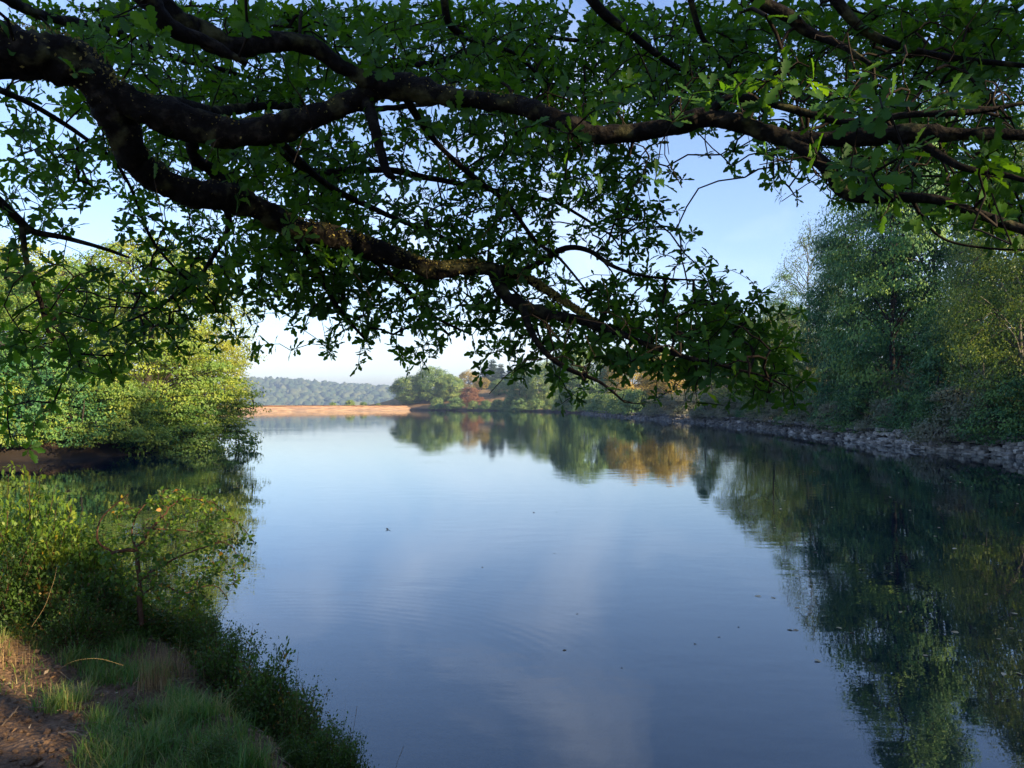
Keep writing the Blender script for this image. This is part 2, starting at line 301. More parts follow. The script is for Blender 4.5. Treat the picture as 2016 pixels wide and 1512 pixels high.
def water_mat():
    m, t, N, K = new_mat('water')
    ge = N('ShaderNodeNewGeometry')
    mp = N('ShaderNodeMapping'); mp.inputs['Scale'].default_value = (0.55, 1.0, 1.0); mp.inputs['Rotation'].default_value = (0, 0, 0.12); K(ge.outputs['Position'], mp.inputs['Vector'])
    n1 = N('ShaderNodeTexNoise'); n1.inputs['Scale'].default_value = 2.2; n1.inputs['Detail'].default_value = 3; n1.inputs['Roughness'].default_value = 0.5; K(mp.outputs[0], n1.inputs['Vector'])
    n2 = N('ShaderNodeTexNoise'); n2.inputs['Scale'].default_value = 0.25; n2.inputs['Detail'].default_value = 3; K(mp.outputs[0], n2.inputs['Vector'])
    r2 = N('ShaderNodeValToRGB'); ramp(r2, [(0.42, (0.25,) * 3), (0.62, (1.0,) * 3)]); K(n2.outputs['Fac'], r2.inputs[0])
    # concentric rings spreading from the near bank
    wv = N('ShaderNodeTexWave'); wv.wave_type = 'RINGS'; wv.rings_direction = 'SPHERICAL'; wv.inputs['Scale'].default_value = 1.9; wv.inputs['Distortion'].default_value = 3.5; wv.inputs['Detail'].default_value = 2; wv.inputs['Detail Scale'].default_value = 0.6
    mv = N('ShaderNodeMapping'); mv.inputs['Location'].default_value = (2.6, -6.4, 0); K(ge.outputs['Position'], mv.inputs['Vector']); K(mv.outputs[0], wv.inputs['Vector'])
    ln = N('ShaderNodeVectorMath'); ln.operation = 'LENGTH'; K(mv.outputs[0], ln.inputs[0])
    rr = N('ShaderNodeValToRGB'); ramp(rr, [(0.0, (0, 0, 0)), (0.2, (0.0,) * 3), (0.32, (1,) * 3), (0.42, (0.6,) * 3), (0.6, (0,) * 3)])
    dv = N('ShaderNodeMath'); dv.operation = 'DIVIDE'; dv.inputs[1].default_value = 10.0; K(ln.outputs['Value'], dv.inputs[0]); K(dv.outputs[0], rr.inputs[0])
    wm = N('ShaderNodeMath'); wm.operation = 'MULTIPLY'; K(wv.outputs['Fac'], wm.inputs[0]); K(rr.outputs[0], wm.inputs[1])
    b1 = N('ShaderNodeBump'); b1.inputs['Distance'].default_value = 0.0045; K(r2.outputs[0], b1.inputs['Strength']); K(n1.outputs['Fac'], b1.inputs['Height'])
    b2 = N('ShaderNodeBump'); b2.inputs['Distance'].default_value = 0.00022; b2.inputs['Strength'].default_value = 1.0; K(wm.outputs[0], b2.inputs['Height']); K(b1.outputs[0], b2.inputs['Normal'])
    fr = N('ShaderNodeFresnel'); fr.inputs['IOR'].default_value = 1.75; K(b2.outputs[0], fr.inputs['Normal'])
    gl = N('ShaderNodeBsdfGlossy'); gl.inputs['Roughness'].default_value = 0.012; gl.inputs['Color'].default_value = (0.93, 0.985, 1, 1); K(b2.outputs[0], gl.inputs['Normal'])
    tr = N('ShaderNodeBsdfTransparent'); tr.inputs[0].default_value = (0.45, 0.52, 0.55, 1)
    df = N('ShaderNodeBsdfDiffuse'); df.inputs[0].default_value = (0.005, 0.015, 0.034, 1)
    ma = N('ShaderNodeMixShader'); ma.inputs[0].default_value = 0.55; K(tr.outputs[0], ma.inputs[1]); K(df.outputs[0], ma.inputs[2])
    mb = N('ShaderNodeMixShader'); K(fr.outputs[0], mb.inputs[0]); K(ma.outputs[0], mb.inputs[1]); K(gl.outputs[0], mb.inputs[2])
    o = N('ShaderNodeOutputMaterial'); K(mb.outputs[0], o.inputs[0]); return m
M['water'] = water_mat()

# ------------------------------------------------------------------ terrain and water
lake = np.array([(0, 4.35), (-0.7, 4.6), (-1.15, 5.2), (-1.75, 6.0), (-2.45, 7.0), (-3.1, 8.0), (-4.2, 8.8), (-6, 9.3), (-9, 9.8), (-14, 10.0), (-25, 9.0),
                 (-34, 13), (-37, 24), (-31, 31.5), (-20.8, 33.5), (-19.3, 37), (-18.6, 43), (-20, 47), (-25, 52), (-40, 66), (-70, 95), (-115, 150), (-170, 190),
                 (-60, 352), (-49.5, 348), (-10, 319), (8.7, 274), (19, 226), (21.5, 151), (23.7, 126), (26.2, 100), (25.5, 78.5), (23.4, 61),
                 (22.8, 54), (22.9, 49), (23, 45), (22.7, 41), (23.6, 38), (23.2, 35), (23.2, 20), (22, 9), (19, 4), (14, 2), (8, 2.4), (3, 3.7)])
# round off the corners
def chaikin(P, k=2):
    for _ in range(k):
        Q = np.roll(P, -1, 0); P = np.stack([0.75 * P + 0.25 * Q, 0.25 * P + 0.75 * Q], 1).reshape(-1, 2)
    return P
lakeP = chaikin(lake, 2)

def shore_dist(x, y):
    """signed distance to the lake's edge, positive on land"""
    P = np.stack([np.asarray(x, float).ravel(), np.asarray(y, float).ravel()], 1)
    best = np.full(len(P), 1e18); inside = np.zeros(len(P), bool)
    A = lakeP; B = np.roll(lakeP, -1, 0)
    for a, b in zip(A, B):
        ab = b - a; t = np.clip(((P - a) @ ab) / max(ab @ ab, 1e-12), 0, 1)
        d = ((P - a - t[:, None] * ab) ** 2).sum(1); best = np.minimum(best, d)
        c = ((a[1] > P[:, 1]) != (b[1] > P[:, 1]))
        with np.errstate(divide='ignore', invalid='ignore'):
            xi = (b[0] - a[0]) * (P[:, 1] - a[1]) / (b[1] - a[1]) + a[0]
        inside ^= c & (P[:, 0] < xi)
    d = np.sqrt(best); return np.where(inside, -d, d).reshape(np.shape(x))

def sstep(a, b, x):
    t = np.clip((x - a) / (b - a), 0, 1); return t * t * (3 - 2 * t)

def height(x, y):
    x = np.asarray(x, float); y = np.asarray(y, float)
    P3 = np.stack([x, y, np.zeros_like(x)], -1)
    d = shore_dist(x, y) + (fbm(P3, 0.9, 3.0, 3) - 0.5) * np.where(np.hypot(x, y) < 30, 0.5, 1.2)
    near = 1 - sstep(14, 24, np.hypot(x, y))
    d = np.where((x > 17) & (y > 16) & (y < 245) & (d > -1.5), d - 1.0, d)      # shelf behind the stone pitching
    bankh = 0.55 * near + 0.85 * (1 - near)
    z = bankh * sstep(0.0, 0.9 + 0.5 * (1 - near), d)
    z = z + 0.38 * sstep(0.8, 3.2, d) * near
    right = sstep(5, 30, x + 0.12 * np.clip(y - 200, 0, 1e9)) * (1 - near)
    farb = sstep(230, 320, y) * sstep(-75, -45, x)
    rise = 0.30 * np.clip(d - 4, 0, 30) * np.clip(right + farb, 0, 1) * np.where(y > 180, 1.0, 0.55)
    z = z + rise + 0.06 * np.clip(d - 1, 0, 60) * (1 - near) * (1 - np.clip(right + farb, 0, 1))
    # valley beyond the dam
    beyond = sstep(0, 60, -( (x + 170) * (352 - 190) - (y - 190) * (-60 + 170)) / 196.0) * (y > 150) * (x < -40) * (d > 0)
    z = z * (1 - beyond) + 1.2 * beyond
    bed = np.where(d < 0, -0.16 * (-d) - 0.10 * np.clip(-d - 1.0, 0, 20), 0)
    z = np.where(d < 0, np.maximum(bed, -4.0), z)
    rough = (fbm(P3, 1.7, 9.0, 4) - 0.5) * 0.22 + (fbm(P3, 11.0, 31.0, 3) - 0.5) * 0.055
    z = z + rough * sstep(-0.3, 0.6, d) * np.where(np.hypot(x, y) < 40, 1, 0.6)
    return z

def axis(dense_lo, dense_hi, step, lo, hi, grow):
    a = list(np.arange(dense_lo, dense_hi, step)); s = step
    while a[-1] < hi: s = min(s * grow, 110); a.append(a[-1] + s)
    s = step; b = [a[0]]
    while b[-1] > lo: s = min(s * grow, 110); b.append(b[-1] - s)
    return np.array(b[:0:-1] + a)
gx = axis(-6.5, 0.5, 0.062, -2700, 1500, 1.048)
gy = axis(2.2, 10.5, 0.07, -150, 4300, 1.048)
GX, GY = np.meshgrid(gx, gy)
GZ = height(GX, GY)
nxg, nyg = len(gx), len(gy)
idx = np.arange(nxg * nyg).reshape(nyg, nxg)
Qg = np.stack([idx[:-1, :-1], idx[:-1, 1:], idx[1:, 1:], idx[1:, :-1]], -1).reshape(-1, 4)
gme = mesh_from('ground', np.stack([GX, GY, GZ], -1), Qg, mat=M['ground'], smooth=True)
mead = sstep(170, 240, GY) * sstep(1.5, 6, shore_dist(GX, GY))
aa = gme.attributes.new('meadow', 'FLOAT', 'POINT'); aa.data.foreach_set('value', mead.ravel().astype(np.float32))
ground = put('ground', gme); tag(ground, kind='structure')

def zg(x, y): return float(height(np.array([x]), np.array([y]))[0])

wme = mesh_from('water', [(-400, -15, 0), (80, -15, 0), (80, 420, 0), (-400, 420, 0)], [(0, 1, 2, 3)], mat=M['water'])
water = put('water', wme); tag(water, kind='structure')

# ------------------------------------------------------------------ dam across the far end of the lake
def build_dam():
    p0 = np.array([-175.0, 185.0]); p1 = np.array([-47.0, 349.0])
    d = (p1 - p0); Ld = np.linalg.norm(d); d = d / Ld
    n = np.array([d[1], -d[0]])                    # towards the lake (and the camera)
    # stepped profile: a shelf of pitching stones every 0.45 m of height
    prof = [(9.0, -1.5)]
    z = -1.1; off = 7.6
    while z < 1.85:
        prof += [(off, z), (off - 0.22, z + 0.05)]
        z += 0.42; off -= 1.15
        prof.append((off + 0.12, z - 0.04))
    prof += [(0.4, 2.12), (0.0, 2.2), (-3.0, 2.2), (-9.0, 1.0)]
    prof = np.array(prof)
    ns = 260; S = np.linspace(0, Ld, ns)
    V = np.zeros((ns, len(prof), 3))
    for j, (o, zz) in enumerate(prof):
        wob = (fbm(np.stack([S * 0.15, np.full(ns, j * 1.0), S * 0], -1), 1.0, 2.0, 3) - 0.5)
        V[:, j, :2] = p0 + d * S[:, None] + n * (o + wob * 0.9)[:, None] if False else p0[None] + d[None] * S[:, None] + n[None] * (o + wob * 0.9)[:, None]
        V[:, j, 2] = zz + wob * 0.10
    i = np.arange(ns - 1)[:, None] * len(prof); j = np.arange(len(prof) - 1)[None]
    Q = np.stack([i + j, i + j + 1, i + len(prof) + j + 1, i + len(prof) + j], -1).reshape(-1, 4)
    m, t, N, K = new_mat('dam_face')
    ge = N('ShaderNodeNewGeometry'); n1 = N('ShaderNodeTexNoise'); n1.inputs['Scale'].default_value = 0.8; n1.inputs['Detail'].default_value = 9; n1.inputs['Roughness'].default_value = 0.75
    mp = N('ShaderNodeMapping'); mp.inputs['Scale'].default_value = (0.35, 0.35, 5); K(ge.outputs['Position'], mp.inputs['Vector']); K(mp.outputs[0], n1.inputs['Vector'])
    r = N('ShaderNodeValToRGB'); ramp(r, [(0.32, (0.11, 0.07, 0.045)), (0.5, (0.30, 0.185, 0.115)), (0.7, (0.45, 0.31, 0.20))]); K(n1.outputs['Fac'], r.inputs[0])
    p = N('ShaderNodeBsdfPrincipled'); p.inputs['Roughness'].default_value = 0.9; K(r.outputs[0], p.inputs['Base Color'])
    b = N('ShaderNodeBump'); b.inputs['Strength'].default_value = 0.5; b.inputs['Distance'].default_value = 0.2; K(n1.outputs['Fac'], b.inputs['Height']); K(b.outputs[0], p.inputs['Normal'])
    o = N('ShaderNodeOutputMaterial'); K(p.outputs[0], o.inputs[0])
    ob = put('dam', mesh_from('dam', V.reshape(-1, 3), Q, mat=m))
    tag(ob, 'long low dam faced with reddish stone courses closing the far end of the lake', 'dam')
    return p0, d, n, Ld
dam_p0, dam_d, dam_n, dam_L = build_dam()

# ------------------------------------------------------------------ far wooded hill
def build_hill():
    xs = np.linspace(-900, 450, 136); ys = np.linspace(820, 2300, 90)
    X, Y = np.meshgrid(xs, ys)
    # ridge line measured from the photograph at about 1150 m
    rp = np.array([(-800, 22), (-560, 27), (-430, 28), (-395, 36), (-345, 37), (-300, 33), (-255, 28), (-200, 27), (-165, 22), (-120, 18), (0, 16), (300, 15), (500, 12)], float)
    ridge = np.interp(X * 1150 / np.clip(Y, 900, 2300), rp[:, 0], rp[:, 1])
    up = sstep(850, 1150, Y)
    Z = (ridge - 4) * up * np.where(Y > 1150, 1 + (Y - 1150) * 0.0002, 1) + (fbm(np.stack([X, Y, X * 0], -1), 0.012, 4, 4) - 0.5) * 8 * up - 3 * (1 - up)
    i = np.arange(X.size).reshape(X.shape)
    Q = np.stack([i[:-1, :-1], i[:-1, 1:], i[1:, 1:], i[1:, :-1]], -1).reshape(-1, 4)
    h = put('hill', mesh_from('hill', np.stack([X, Y, Z], -1), Q, mat=M['hill_leaf'], smooth=True), scl=1.8); tag(h, kind='structure')
    # woodland on it: rounded crowns of jittered facets
    bm = bmesh.new(); bmesh.ops.create_icosphere(bm, subdivisions=2, radius=1.0)
    bv = np.array([v.co[:] for v in bm.verts]); bt = np.array([[v.index for v in f.verts] for f in bm.faces]); bm.free()
    g = np.random.default_rng(4); A = Acc()
    n = 2100
    px = g.uniform(440, 860, n); Dd = g.uniform(870, 1190, n)
    for k in range(n):
        x = (px[k] - 1008) / F * Dd[k]; y = Dd[k]
        zz = np.interp(x, xs, Z[np.argmin(abs(ys - y))])
        s = 2.2 + 4.6 * g.random() ** 1.5; v = bv * (1 + (vnoise(bv, 2.6, k * 1.3)[:, None] - 0.5) * 1.3)
        A.add(v * np.array([s, s, s * g.uniform(0.75, 1.25)]) + [x, y, zz + s * 0.35], T=bt, r=float(np.clip(g.normal(0.5, 0.28), 0, 1)))
    w = put('woodland', A.mesh('woodland', M['hill_leaf'], True), scl=1.8); tag(w, 'far woodland covering the hazy hill beyond the dam', 'woodland', kind='stuff')
build_hill()

# lines towards the sun along which crowns are carved open to add sun patches
SUNV = np.array(sun_dir)
def shafts():
    L_ = [(20, 1350, 4.5, .40), (85, 1335, 4.6, .25), (20, 1262, 5.2, .36), (60, 1290, 5.0, .2), (160, 1375, 4.4, .16), (110, 1385, 4.3, .18), (150, 1340, 4.4, .10), (605, 450, 5.0, .07), (645, 458, 5.02, .10), (690, 468, 5.15, .08), (850, 528, 5.45, .08), (885, 520, 5.5, .09), (935, 518, 5.55, .08), (490, 400, 4.8, .05),
          (1740, 60, 3.0, .24), (1775, 110, 2.9, .28), (1800, 160, 2.9, .24), (1850, 60, 3.0, .2), (1950, 120, 2.9, .30), (1900, 190, 2.9, .22), (1980, 230, 2.8, .25), (1760, 400, 3.1, .18), (1840, 420, 3.0, .18), (1870, 300, 3.0, .14), (1950, 440, 3.0, .18), (1640, 120, 3.2, .14), (1400, 130, 3.5, .10), (60, 640, 4.6, .14), (120, 560, 4.6, .12), (1100, 600, 5.6, .06), (1150, 630, 5.5, .06), (1540, 760, 4.5, .10),
          (45, 955, 6.8, .34), (125, 1010, 6.6, .34), (30, 1040, 6.2, .22), (200, 1050, 6.9, .25), (90, 1100, 6.0, .12), (250, 1010, 6.4, .10), (330, 985, 6.6, .12), (420, 1040, 6.6, .10), (380, 1110, 6.6, .10), (350, 1180, 7.0, .08), (130, 1300, 4.7, .10)]
    return [(at(a, b, c), r) for a, b, c, r in L_]
SHAFTS = shafts()
def in_shaft(P, pad=0.0, near=0.35):
    P = np.asarray(P, float); m_ = np.zeros(len(P), bool)
    for o_, r in SHAFTS:
        v = P - o_; t_ = v @ SUNV; d_ = np.linalg.norm(v - t_[:, None] * SUNV, axis=1); m_ |= (t_ > near) & (d_ < r + pad)
    return m_
# ------------------------------------------------------------------ trees
def leaf_quads(C, Nrm, Tan, L_, W_):
    """rhombic leaves: centres, normals, tangents, length, width -> (n*4,3) verts"""
    Nrm = unit(Nrm); Tan = unit(Tan - Nrm * (Tan * Nrm).sum(-1, keepdims=True)); S = np.cross(Nrm, Tan)
    L_ = np.asarray(L_)[:, None]; W_ = np.asarray(W_)[:, None]
    a = C - Tan * L_ * 0.5; c = C + Tan * L_ * 0.5
    mid = C + Tan * L_ * 0.05 + Nrm * L_ * 0.08
    return np.stack([a, mid - S * W_ * 0.5, c, mid + S * W_ * 0.5], 1).reshape(-1, 3)

def tree_meshes(seed, h=15, r=5, base=0.12, ncl=380, lpc=70, cr=0.9, flat=0.6, leaf=0.16, prof='round', droop=0.0, hole=0.30, jit=0.6, leafm='ash_leaf', barkm='tree_bark', lobes=7, trunk_r=None, lean=0.0):
    g = np.random.default_rng(seed)
    t = g.uniform(0, 1, ncl * 3); th = g.uniform(0, 2 * np.pi, ncl * 3)
    if prof == 'round': Rp = np.sqrt(np.clip(1 - (2 * t - 0.95) ** 2 * 0.98, 0.02, 1))
    elif prof == 'broad': Rp = np.sqrt(np.clip(1 - t ** 2.2, 0.0, 1)) * (0.82 + 0.18 * np.sin(t * 9))
    elif prof == 'tall': Rp = np.clip(1.15 * (1 - t ** 2.6), 0.08, 1) * (0.72 + 0.28 * np.clip(t * 4, 0, 1))
    else: Rp = np.clip(1.02 - t, 0.03, 1)            # cone
    keep = g.uniform(0, 1, len(t)) < Rp * 0.9 + 0.1
    t, th, Rp = t[keep], th[keep], Rp[keep]
    D3 = np.stack([np.cos(th), np.sin(th), t * 2.2], -1)
    lob = 0.68 + 0.62 * fbm(D3, 1.25, seed * 3.1, 2)
    u = np.where(g.uniform(0, 1, len(t)) < 0.72, g.uniform(0.78, 1.0, len(t)), g.uniform(0.25, 0.8, len(t)))
    rad = r * Rp * lob * u
    z = h * (base + (1 - base) * t) * (0.94 + 0.10 * vnoise(D3, 2.0, seed))
    C = np.stack([rad * np.cos(th) + lean * z, rad * np.sin(th), z], -1)
    gaps = vnoise(C, 0.42 * 6 / max(r, 3), seed * 7.7) > hole
    C = C[gaps][:ncl]; n = len(C)
    # foliage
    cs = cr * g.uniform(0.6, 1.35, n)
    k = lpc; O = g.normal(0, 1, (n, k, 3)); O = unit(O) * (g.uniform(0.35, 1.0, (n, k, 1)) ** 0.6)
    O[..., 2] = np.where(O[..., 2] < 0, O[..., 2] * 0.55, O[..., 2])
    P = C[:, None] + O * cs[:, None, None] * np.array([1, 1, flat])
    outw = C.copy(); outw[:, 2] = 0; outw = unit(outw)
    P[..., 2] -= droop * (O[..., 0] ** 2 + O[..., 1] ** 2) * cs[:, None] * 1.2
    Nn = O * 1.0 + np.array([0, 0, 0.35]) * (1 - droop * 0.6) + outw[:, None] * 0.55 + g.normal(0, jit, O.shape)
    Tt = outw[:, None] * 0.8 + O * 0.7 + np.array([0, 0, -0.35 - droop * 2.0]) + g.normal(0, 0.5, O.shape)
    ls = leaf * g.uniform(0.65, 1.35, n * k)
    V = leaf_quads(P.reshape(-1, 3), Nn.reshape(-1, 3), Tt.reshape(-1, 3), ls, ls * 0.62)
    Q = np.arange(len(V)).reshape(-1, 4)
    rn = np.clip((np.repeat(g.uniform(0.1, 0.9, n), k) * 0.7 + g.uniform(0, 1, n * k) * 0.3), 0, 1)
    crown = mesh_from('crown', V, Q, mat=M[leafm], rnd=rn)
    # trunk, limbs and boughs
    A = Acc(); tr = trunk_r or h * 0.016
    zz = np.linspace(-0.6, h * 0.86, 10)
    ax = np.stack([lean * zz + (fbm(np.stack([zz * 0.2, zz * 0, zz * 0], -1), 1, seed) - .5) * r * 0.25, (fbm(np.stack([zz * 0.2, zz * 0, zz * 0 + 9], -1), 1, seed) - .5) * r * 0.25, zz], -1)
    ax[:, :2] -= ax[1, :2]
    A.tube(ax, tr * np.clip(1.15 - np.linspace(0, 1, 10) * 1.05, 0.08, 2) * np.r_[1.5, 1.05, np.ones(8)], 7)
    order = g.permutation(n); nl = min(16 + int(h), n); tips = C[order[:nl]]
    nodes = []
    for c in tips:
        zb = max(0.04 * h, c[2] - (0.25 + 0.35 * g.random()) * np.hypot(c[0], c[1]) - 0.08 * h)
        b = np.array([np.interp(zb, zz, ax[:, 0]), np.interp(zb, zz, ax[:, 1]), zb])
        mid = b * 0.5 + c * 0.5 + np.array([0, 0, 0.10 * r]) + g.normal(0, 0.05 * r, 3)
        path = smooth_path([b, mid, c], 3); r0 = tr * 0.42 * (1 - 0.5 * zb / h)
        A.tube(path, np.linspace(r0, 0.018 + 0.1 * r0, len(path)), 5); nodes.append(path[2:])
    nodes = np.concatenate(nodes)
    for c in C[order[nl:nl + int(n * 0.55)]]:
        dd = ((nodes - c) ** 2).sum(1); b = nodes[dd.argmin()]
        mid = (b + c) / 2 + g.normal(0, 0.08, 3) + np.array([0, 0, 0.15])
        A.tube([b, mid, c], [0.035, 0.025, 0.010], 3)
    return A.mesh('trunk', M[barkm], True), crown

def tree(name, meshes, x, y, rot, s, label, cat='tree', group=None, sz=None, sink=0.15):
    o = put(name, None, loc=(x, y, zg(x, y) - sink), rot=(0, 0, rot), scl=(s, s, sz if sz else s))
    tag(o, label, cat, group)
    put('trunk', meshes[0], o); put('crown', meshes[1], o)
    return o

def top_scale(h, x, y, H): return (H - zg(x, y)) / (h * 0.95)
T = {}
T['spread'] = tree_meshes(1, 11.5, 6.6, 0.02, 560, 80, 0.95, 0.34, 0.15, 'broad', 0.05, 0.28, 0.45, 'left_leaf', trunk_r=0.28)
T['lime'] = tree_meshes(2, 14, 6.2, 0.10, 460, 70, 1.05, 0.5, 0.17, 'round', 0.0, 0.30, 0.5, 'lime_leaf')
T['ash'] = tree_meshes(3, 20, 5.6, 0.04, 230, 210, 1.75, 0.62, 0.20, 'tall', 0.30, 0.34, 0.32, 'ash_leaf', trunk_r=0.22)
T['ash_b'] = tree_meshes(4, 22, 5.2, 0.05, 230, 210, 1.7, 0.7, 0.20, 'tall', 0.40, 0.35, 0.32, 'ash_leaf', trunk_r=0.24)
T['birch'] = tree_meshes(5, 17, 4.0, 0.08, 400, 110, 0.95, 0.95, 0.13, 'tall', 0.7, 0.36, 0.4, 'birch_leaf', 'birch_bark', trunk_r=0.14)
T['wisp'] = tree_meshes(6, 20, 3.4, 0.22, 330, 34, 0.9, 1.0, 0.13, 'tall', 0.9, 0.42, 0.6, 'birch_leaf', 'birch_bark', trunk_r=0.15)
T['far'] = tree_meshes(7, 16, 8.0, 0.02, 420, 60, 1.7, 0.8, 0.42, 'round', 0.0, 0.18, 0.5, 'far_leaf')
T['gold'] = tree_meshes(8, 12, 5.0, 0.05, 260, 55, 1.2, 0.8, 0.3, 'round', 0.0, 0.30, 0.5, 'gold_leaf')
T['bronze'] = tree_meshes(9, 8.5, 6.4, 0.12, 260, 55, 1.1, 0.55, 0.3, 'broad', 0.0, 0.32, 0.5, 'bronze_leaf')
T['conifer'] = tree_meshes(10, 22, 4.2, 0.06, 300, 60, 1.1, 0.5, 0.4, 'cone', 0.4, 0.05, 0.5, 'needle')
T['bush'] = tree_meshes(11, 3.2, 2.6, 0.0, 190, 60, 0.55, 0.7, 0.12, 'broad', 0.1, 0.18, 0.5, 'ash_leaf', trunk_r=0.06)
T['lbush'] = tree_meshes(16, 3.6, 3.3, 0.0, 230, 80, 0.7, 0.45, 0.13, 'broad', 0.1, 0.15, 0.5, 'left_leaf', trunk_r=0.07)
T['thicket'] = tree_meshes(12, 2.6, 2.8, 0.0, 190, 60, 0.55, 0.6, 0.12, 'broad', 0.05, 0.15, 0.5, 'bramble', trunk_r=0.05)
T['fbush'] = tree_meshes(13, 3.2, 3.2, 0.0, 110, 50, 0.8, 0.7, 0.26, 'broad', 0.0, 0.15, 0.5, 'far_leaf', trunk_r=0.06)
T['willow'] = tree_meshes(14, 13, 5.2, 0.03, 520, 64, 0.85, 1.0, 0.13, 'round', 0.8, 0.26, 0.5, 'birch_leaf', trunk_r=0.16)
T['grove'] = tree_meshes(15, 15, 6.5, 0.14, 380, 46, 1.4, 0.7, 0.34, 'round', 0.0, 0.22, 0.5, 'ash_leaf')

pi = math.pi
# promontory on the other side of the bay
tree('spreading_tree', T['spread'], -20.9, 44.5, 0.4, 0.98, 'wide leafy tree overhanging the water at the tip of the wooded point')
tree('spreading_tree', T['spread'], -24.6, 41.0, 2.3, 0.82, 'broad leafy tree behind the dark bank in the middle of the wooded point')
tree('spreading_tree', T['spread'], -29.5, 41.5, 4.1, 0.86, 'broad leafy tree at the inland end of the wooded point, dull green low boughs')
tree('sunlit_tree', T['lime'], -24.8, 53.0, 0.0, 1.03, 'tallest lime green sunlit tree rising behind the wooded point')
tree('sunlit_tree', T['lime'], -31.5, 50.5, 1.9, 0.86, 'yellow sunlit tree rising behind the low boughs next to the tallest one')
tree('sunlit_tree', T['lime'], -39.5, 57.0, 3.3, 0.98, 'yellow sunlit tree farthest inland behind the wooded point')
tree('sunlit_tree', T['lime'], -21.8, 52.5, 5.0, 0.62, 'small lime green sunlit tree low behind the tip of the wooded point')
for i, (x, y, s, lb) in enumerate([(-20.0, 38.6, 0.85, 'leafy bush spilling over the mud bank nearest the dark inlet'), (-19.3, 41.6, 1.0, 'leafy bush dipping its twigs in the water under the spreading tree'),
                                   (-18.3, 44.6, 1.05, 'leafy bush at the outermost tip of the wooded point'), (-22.3, 37.2, 0.9, 'leafy bush on the mud bank, second from its inland end'), (-26.5, 34.2, 1.0, 'leafy bush at the inland end of the mud bank'), (-23.6, 35.2, 0.8, 'low leafy bush in front of the grey green ones on the mud bank'), (-29.5, 33.6, 1.1, 'leafy bush farthest round the inlet')]):
    tree('bush', T['lbush'], x, y, i * 2.1 + 0.4, s, lb, 'bush', 'leafy bushes on the waterside of the wooded point')
for i, (x, y, s, lb) in enumerate([(-21.5, 36.2, 1.0, 'grey green bush over the dark mud bank, inland end of the wooded point'),
                                   (-22.6, 38.4, 1.35, 'taller grey green bush behind the mud bank of the wooded point'),
                                   (-19.9, 40.4, 0.85, 'low green bush at the waterside under the overhanging tree'),
                                   (-24.5, 36.4, 1.5, 'bushy grey green shrub where the mud bank runs out of sight')]):
    tree('bush', T['bush'], x, y, i * 1.7, s, lb, 'bush', 'bushes on the wooded point')

# right bank, from near to far
RB = [('birch_tree', 'birch', 27.2, 40.5, 0.3, 1.0, None, 'light green birch with a bushy skirt nearest on the stone walled bank'),
      ('birch_tree', 'birch', 30.5, 46.0, 2.1, 1.12, None, 'tall birch catching sun behind the nearest birch of the walled bank'),
      ('ash_tree', 'ash', 30.5, 51.0, 1.0, 0.62, None, 'dark ash in the shadowed recess next to the light green birches'),
      ('ash_tree', 'ash_b', 28.4, 57.0, 2.2, 0.92, 1.15, 'big ash with blue green sprays reaching down to the stone wall'),
      ('ash_tree', 'ash', 30.0, 67.5, 3.4, 0.84, 1.15, 'tall ash whose top edge meets the open sky beside the wispy birch'),
      ('ash_tree', 'ash_b', 33.5, 61.0, 4.6, 0.95, 1.18, 'ash standing back from the bank between two bigger ashes'),
      ('birch_tree', 'wisp', 28.9, 75.5, 0.8, 1.02, None, 'thin wispy birch standing out against the sky'),
      ('willow_tree', 'willow', 28.6, 84.0, 0.2, 0.98, None, 'round drooping willow, pale green, beyond the wispy birch'),
      ('willow_tree', 'willow', 29.2, 73.0, 2.9, 0.72, None, 'low drooping willow in front of the tall ash and wispy birch'),
      ('ash_tree', 'ash', 41.5, 118.0, 1.5, 0.85, 1.0, 'sunlit tree with a pale pointed top behind the drooping willow'),
      ('willow_tree', 'willow', 30.2, 101.0, 4.0, 1.0, None, 'drooping tree behind the tip of the low oak bough'),
      ('ash_tree', 'ash_b', 31.5, 127.0, 0.4, 0.55, None, 'small dark tree on the far bank seen below the low oak bough'),
      ('sunlit_tree', 'gold', 30.5, 150.0, 1.1, 1.05, None, 'golden tree on the far bank showing between hanging oak leaves'),
      ('sunlit_tree', 'gold', 30.0, 196.0, 2.4, 1.25, None, 'golden tree of the far bank, reflected orange in mid lake'),
      ('broadleaf_tree', 'far', 22.0, 246.0, 1.6, 1.22, None, 'tall tree of the far bank whose dark trunk shows in its reflection'),
      ('broadleaf_tree', 'far', 12.0, 288.0, 2.7, 0.82, None, 'bluish tree at the bend of the far bank'),
      ('broadleaf_tree', 'far', 3.5, 300.0, 0.7, 0.72, None, 'bluish green tree between the bend and the bare brown slope'),
      ('broadleaf_tree', 'far', -36.5, 356.0, 0.2, 1.15, None, 'great rounded tree on the headland, its flank sunlit'),
      ('broadleaf_tree', 'far', -47.5, 358.0, 1.9, 1.0, None, 'shaded tree at the outer edge of the headland by the dam'),
      ('broadleaf_tree', 'far', -28.5, 352.0, 3.9, 0.84, None, 'sunlit tree closing the headland clump on the bay side'),
      ('bronze_tree', 'bronze', -18.5, 338.0, 1.0, 1.05, None, 'reddish brown spreading tree on the waterside slope'),
      ('pale_tree', 'gold', -22.5, 398.0, 2.0, 1.15, None, 'pale yellow green tree on the slope behind the reddish one'),
      ('pale_tree', 'gold', -14.5, 372.0, 4.0, 0.85, None, 'small pale tree on the brown slope under the conifers'),
      ('broadleaf_tree', 'far', -6.0, 345.0, 4.4, 0.55, None, 'small green tree on the brown slope above the bank')]
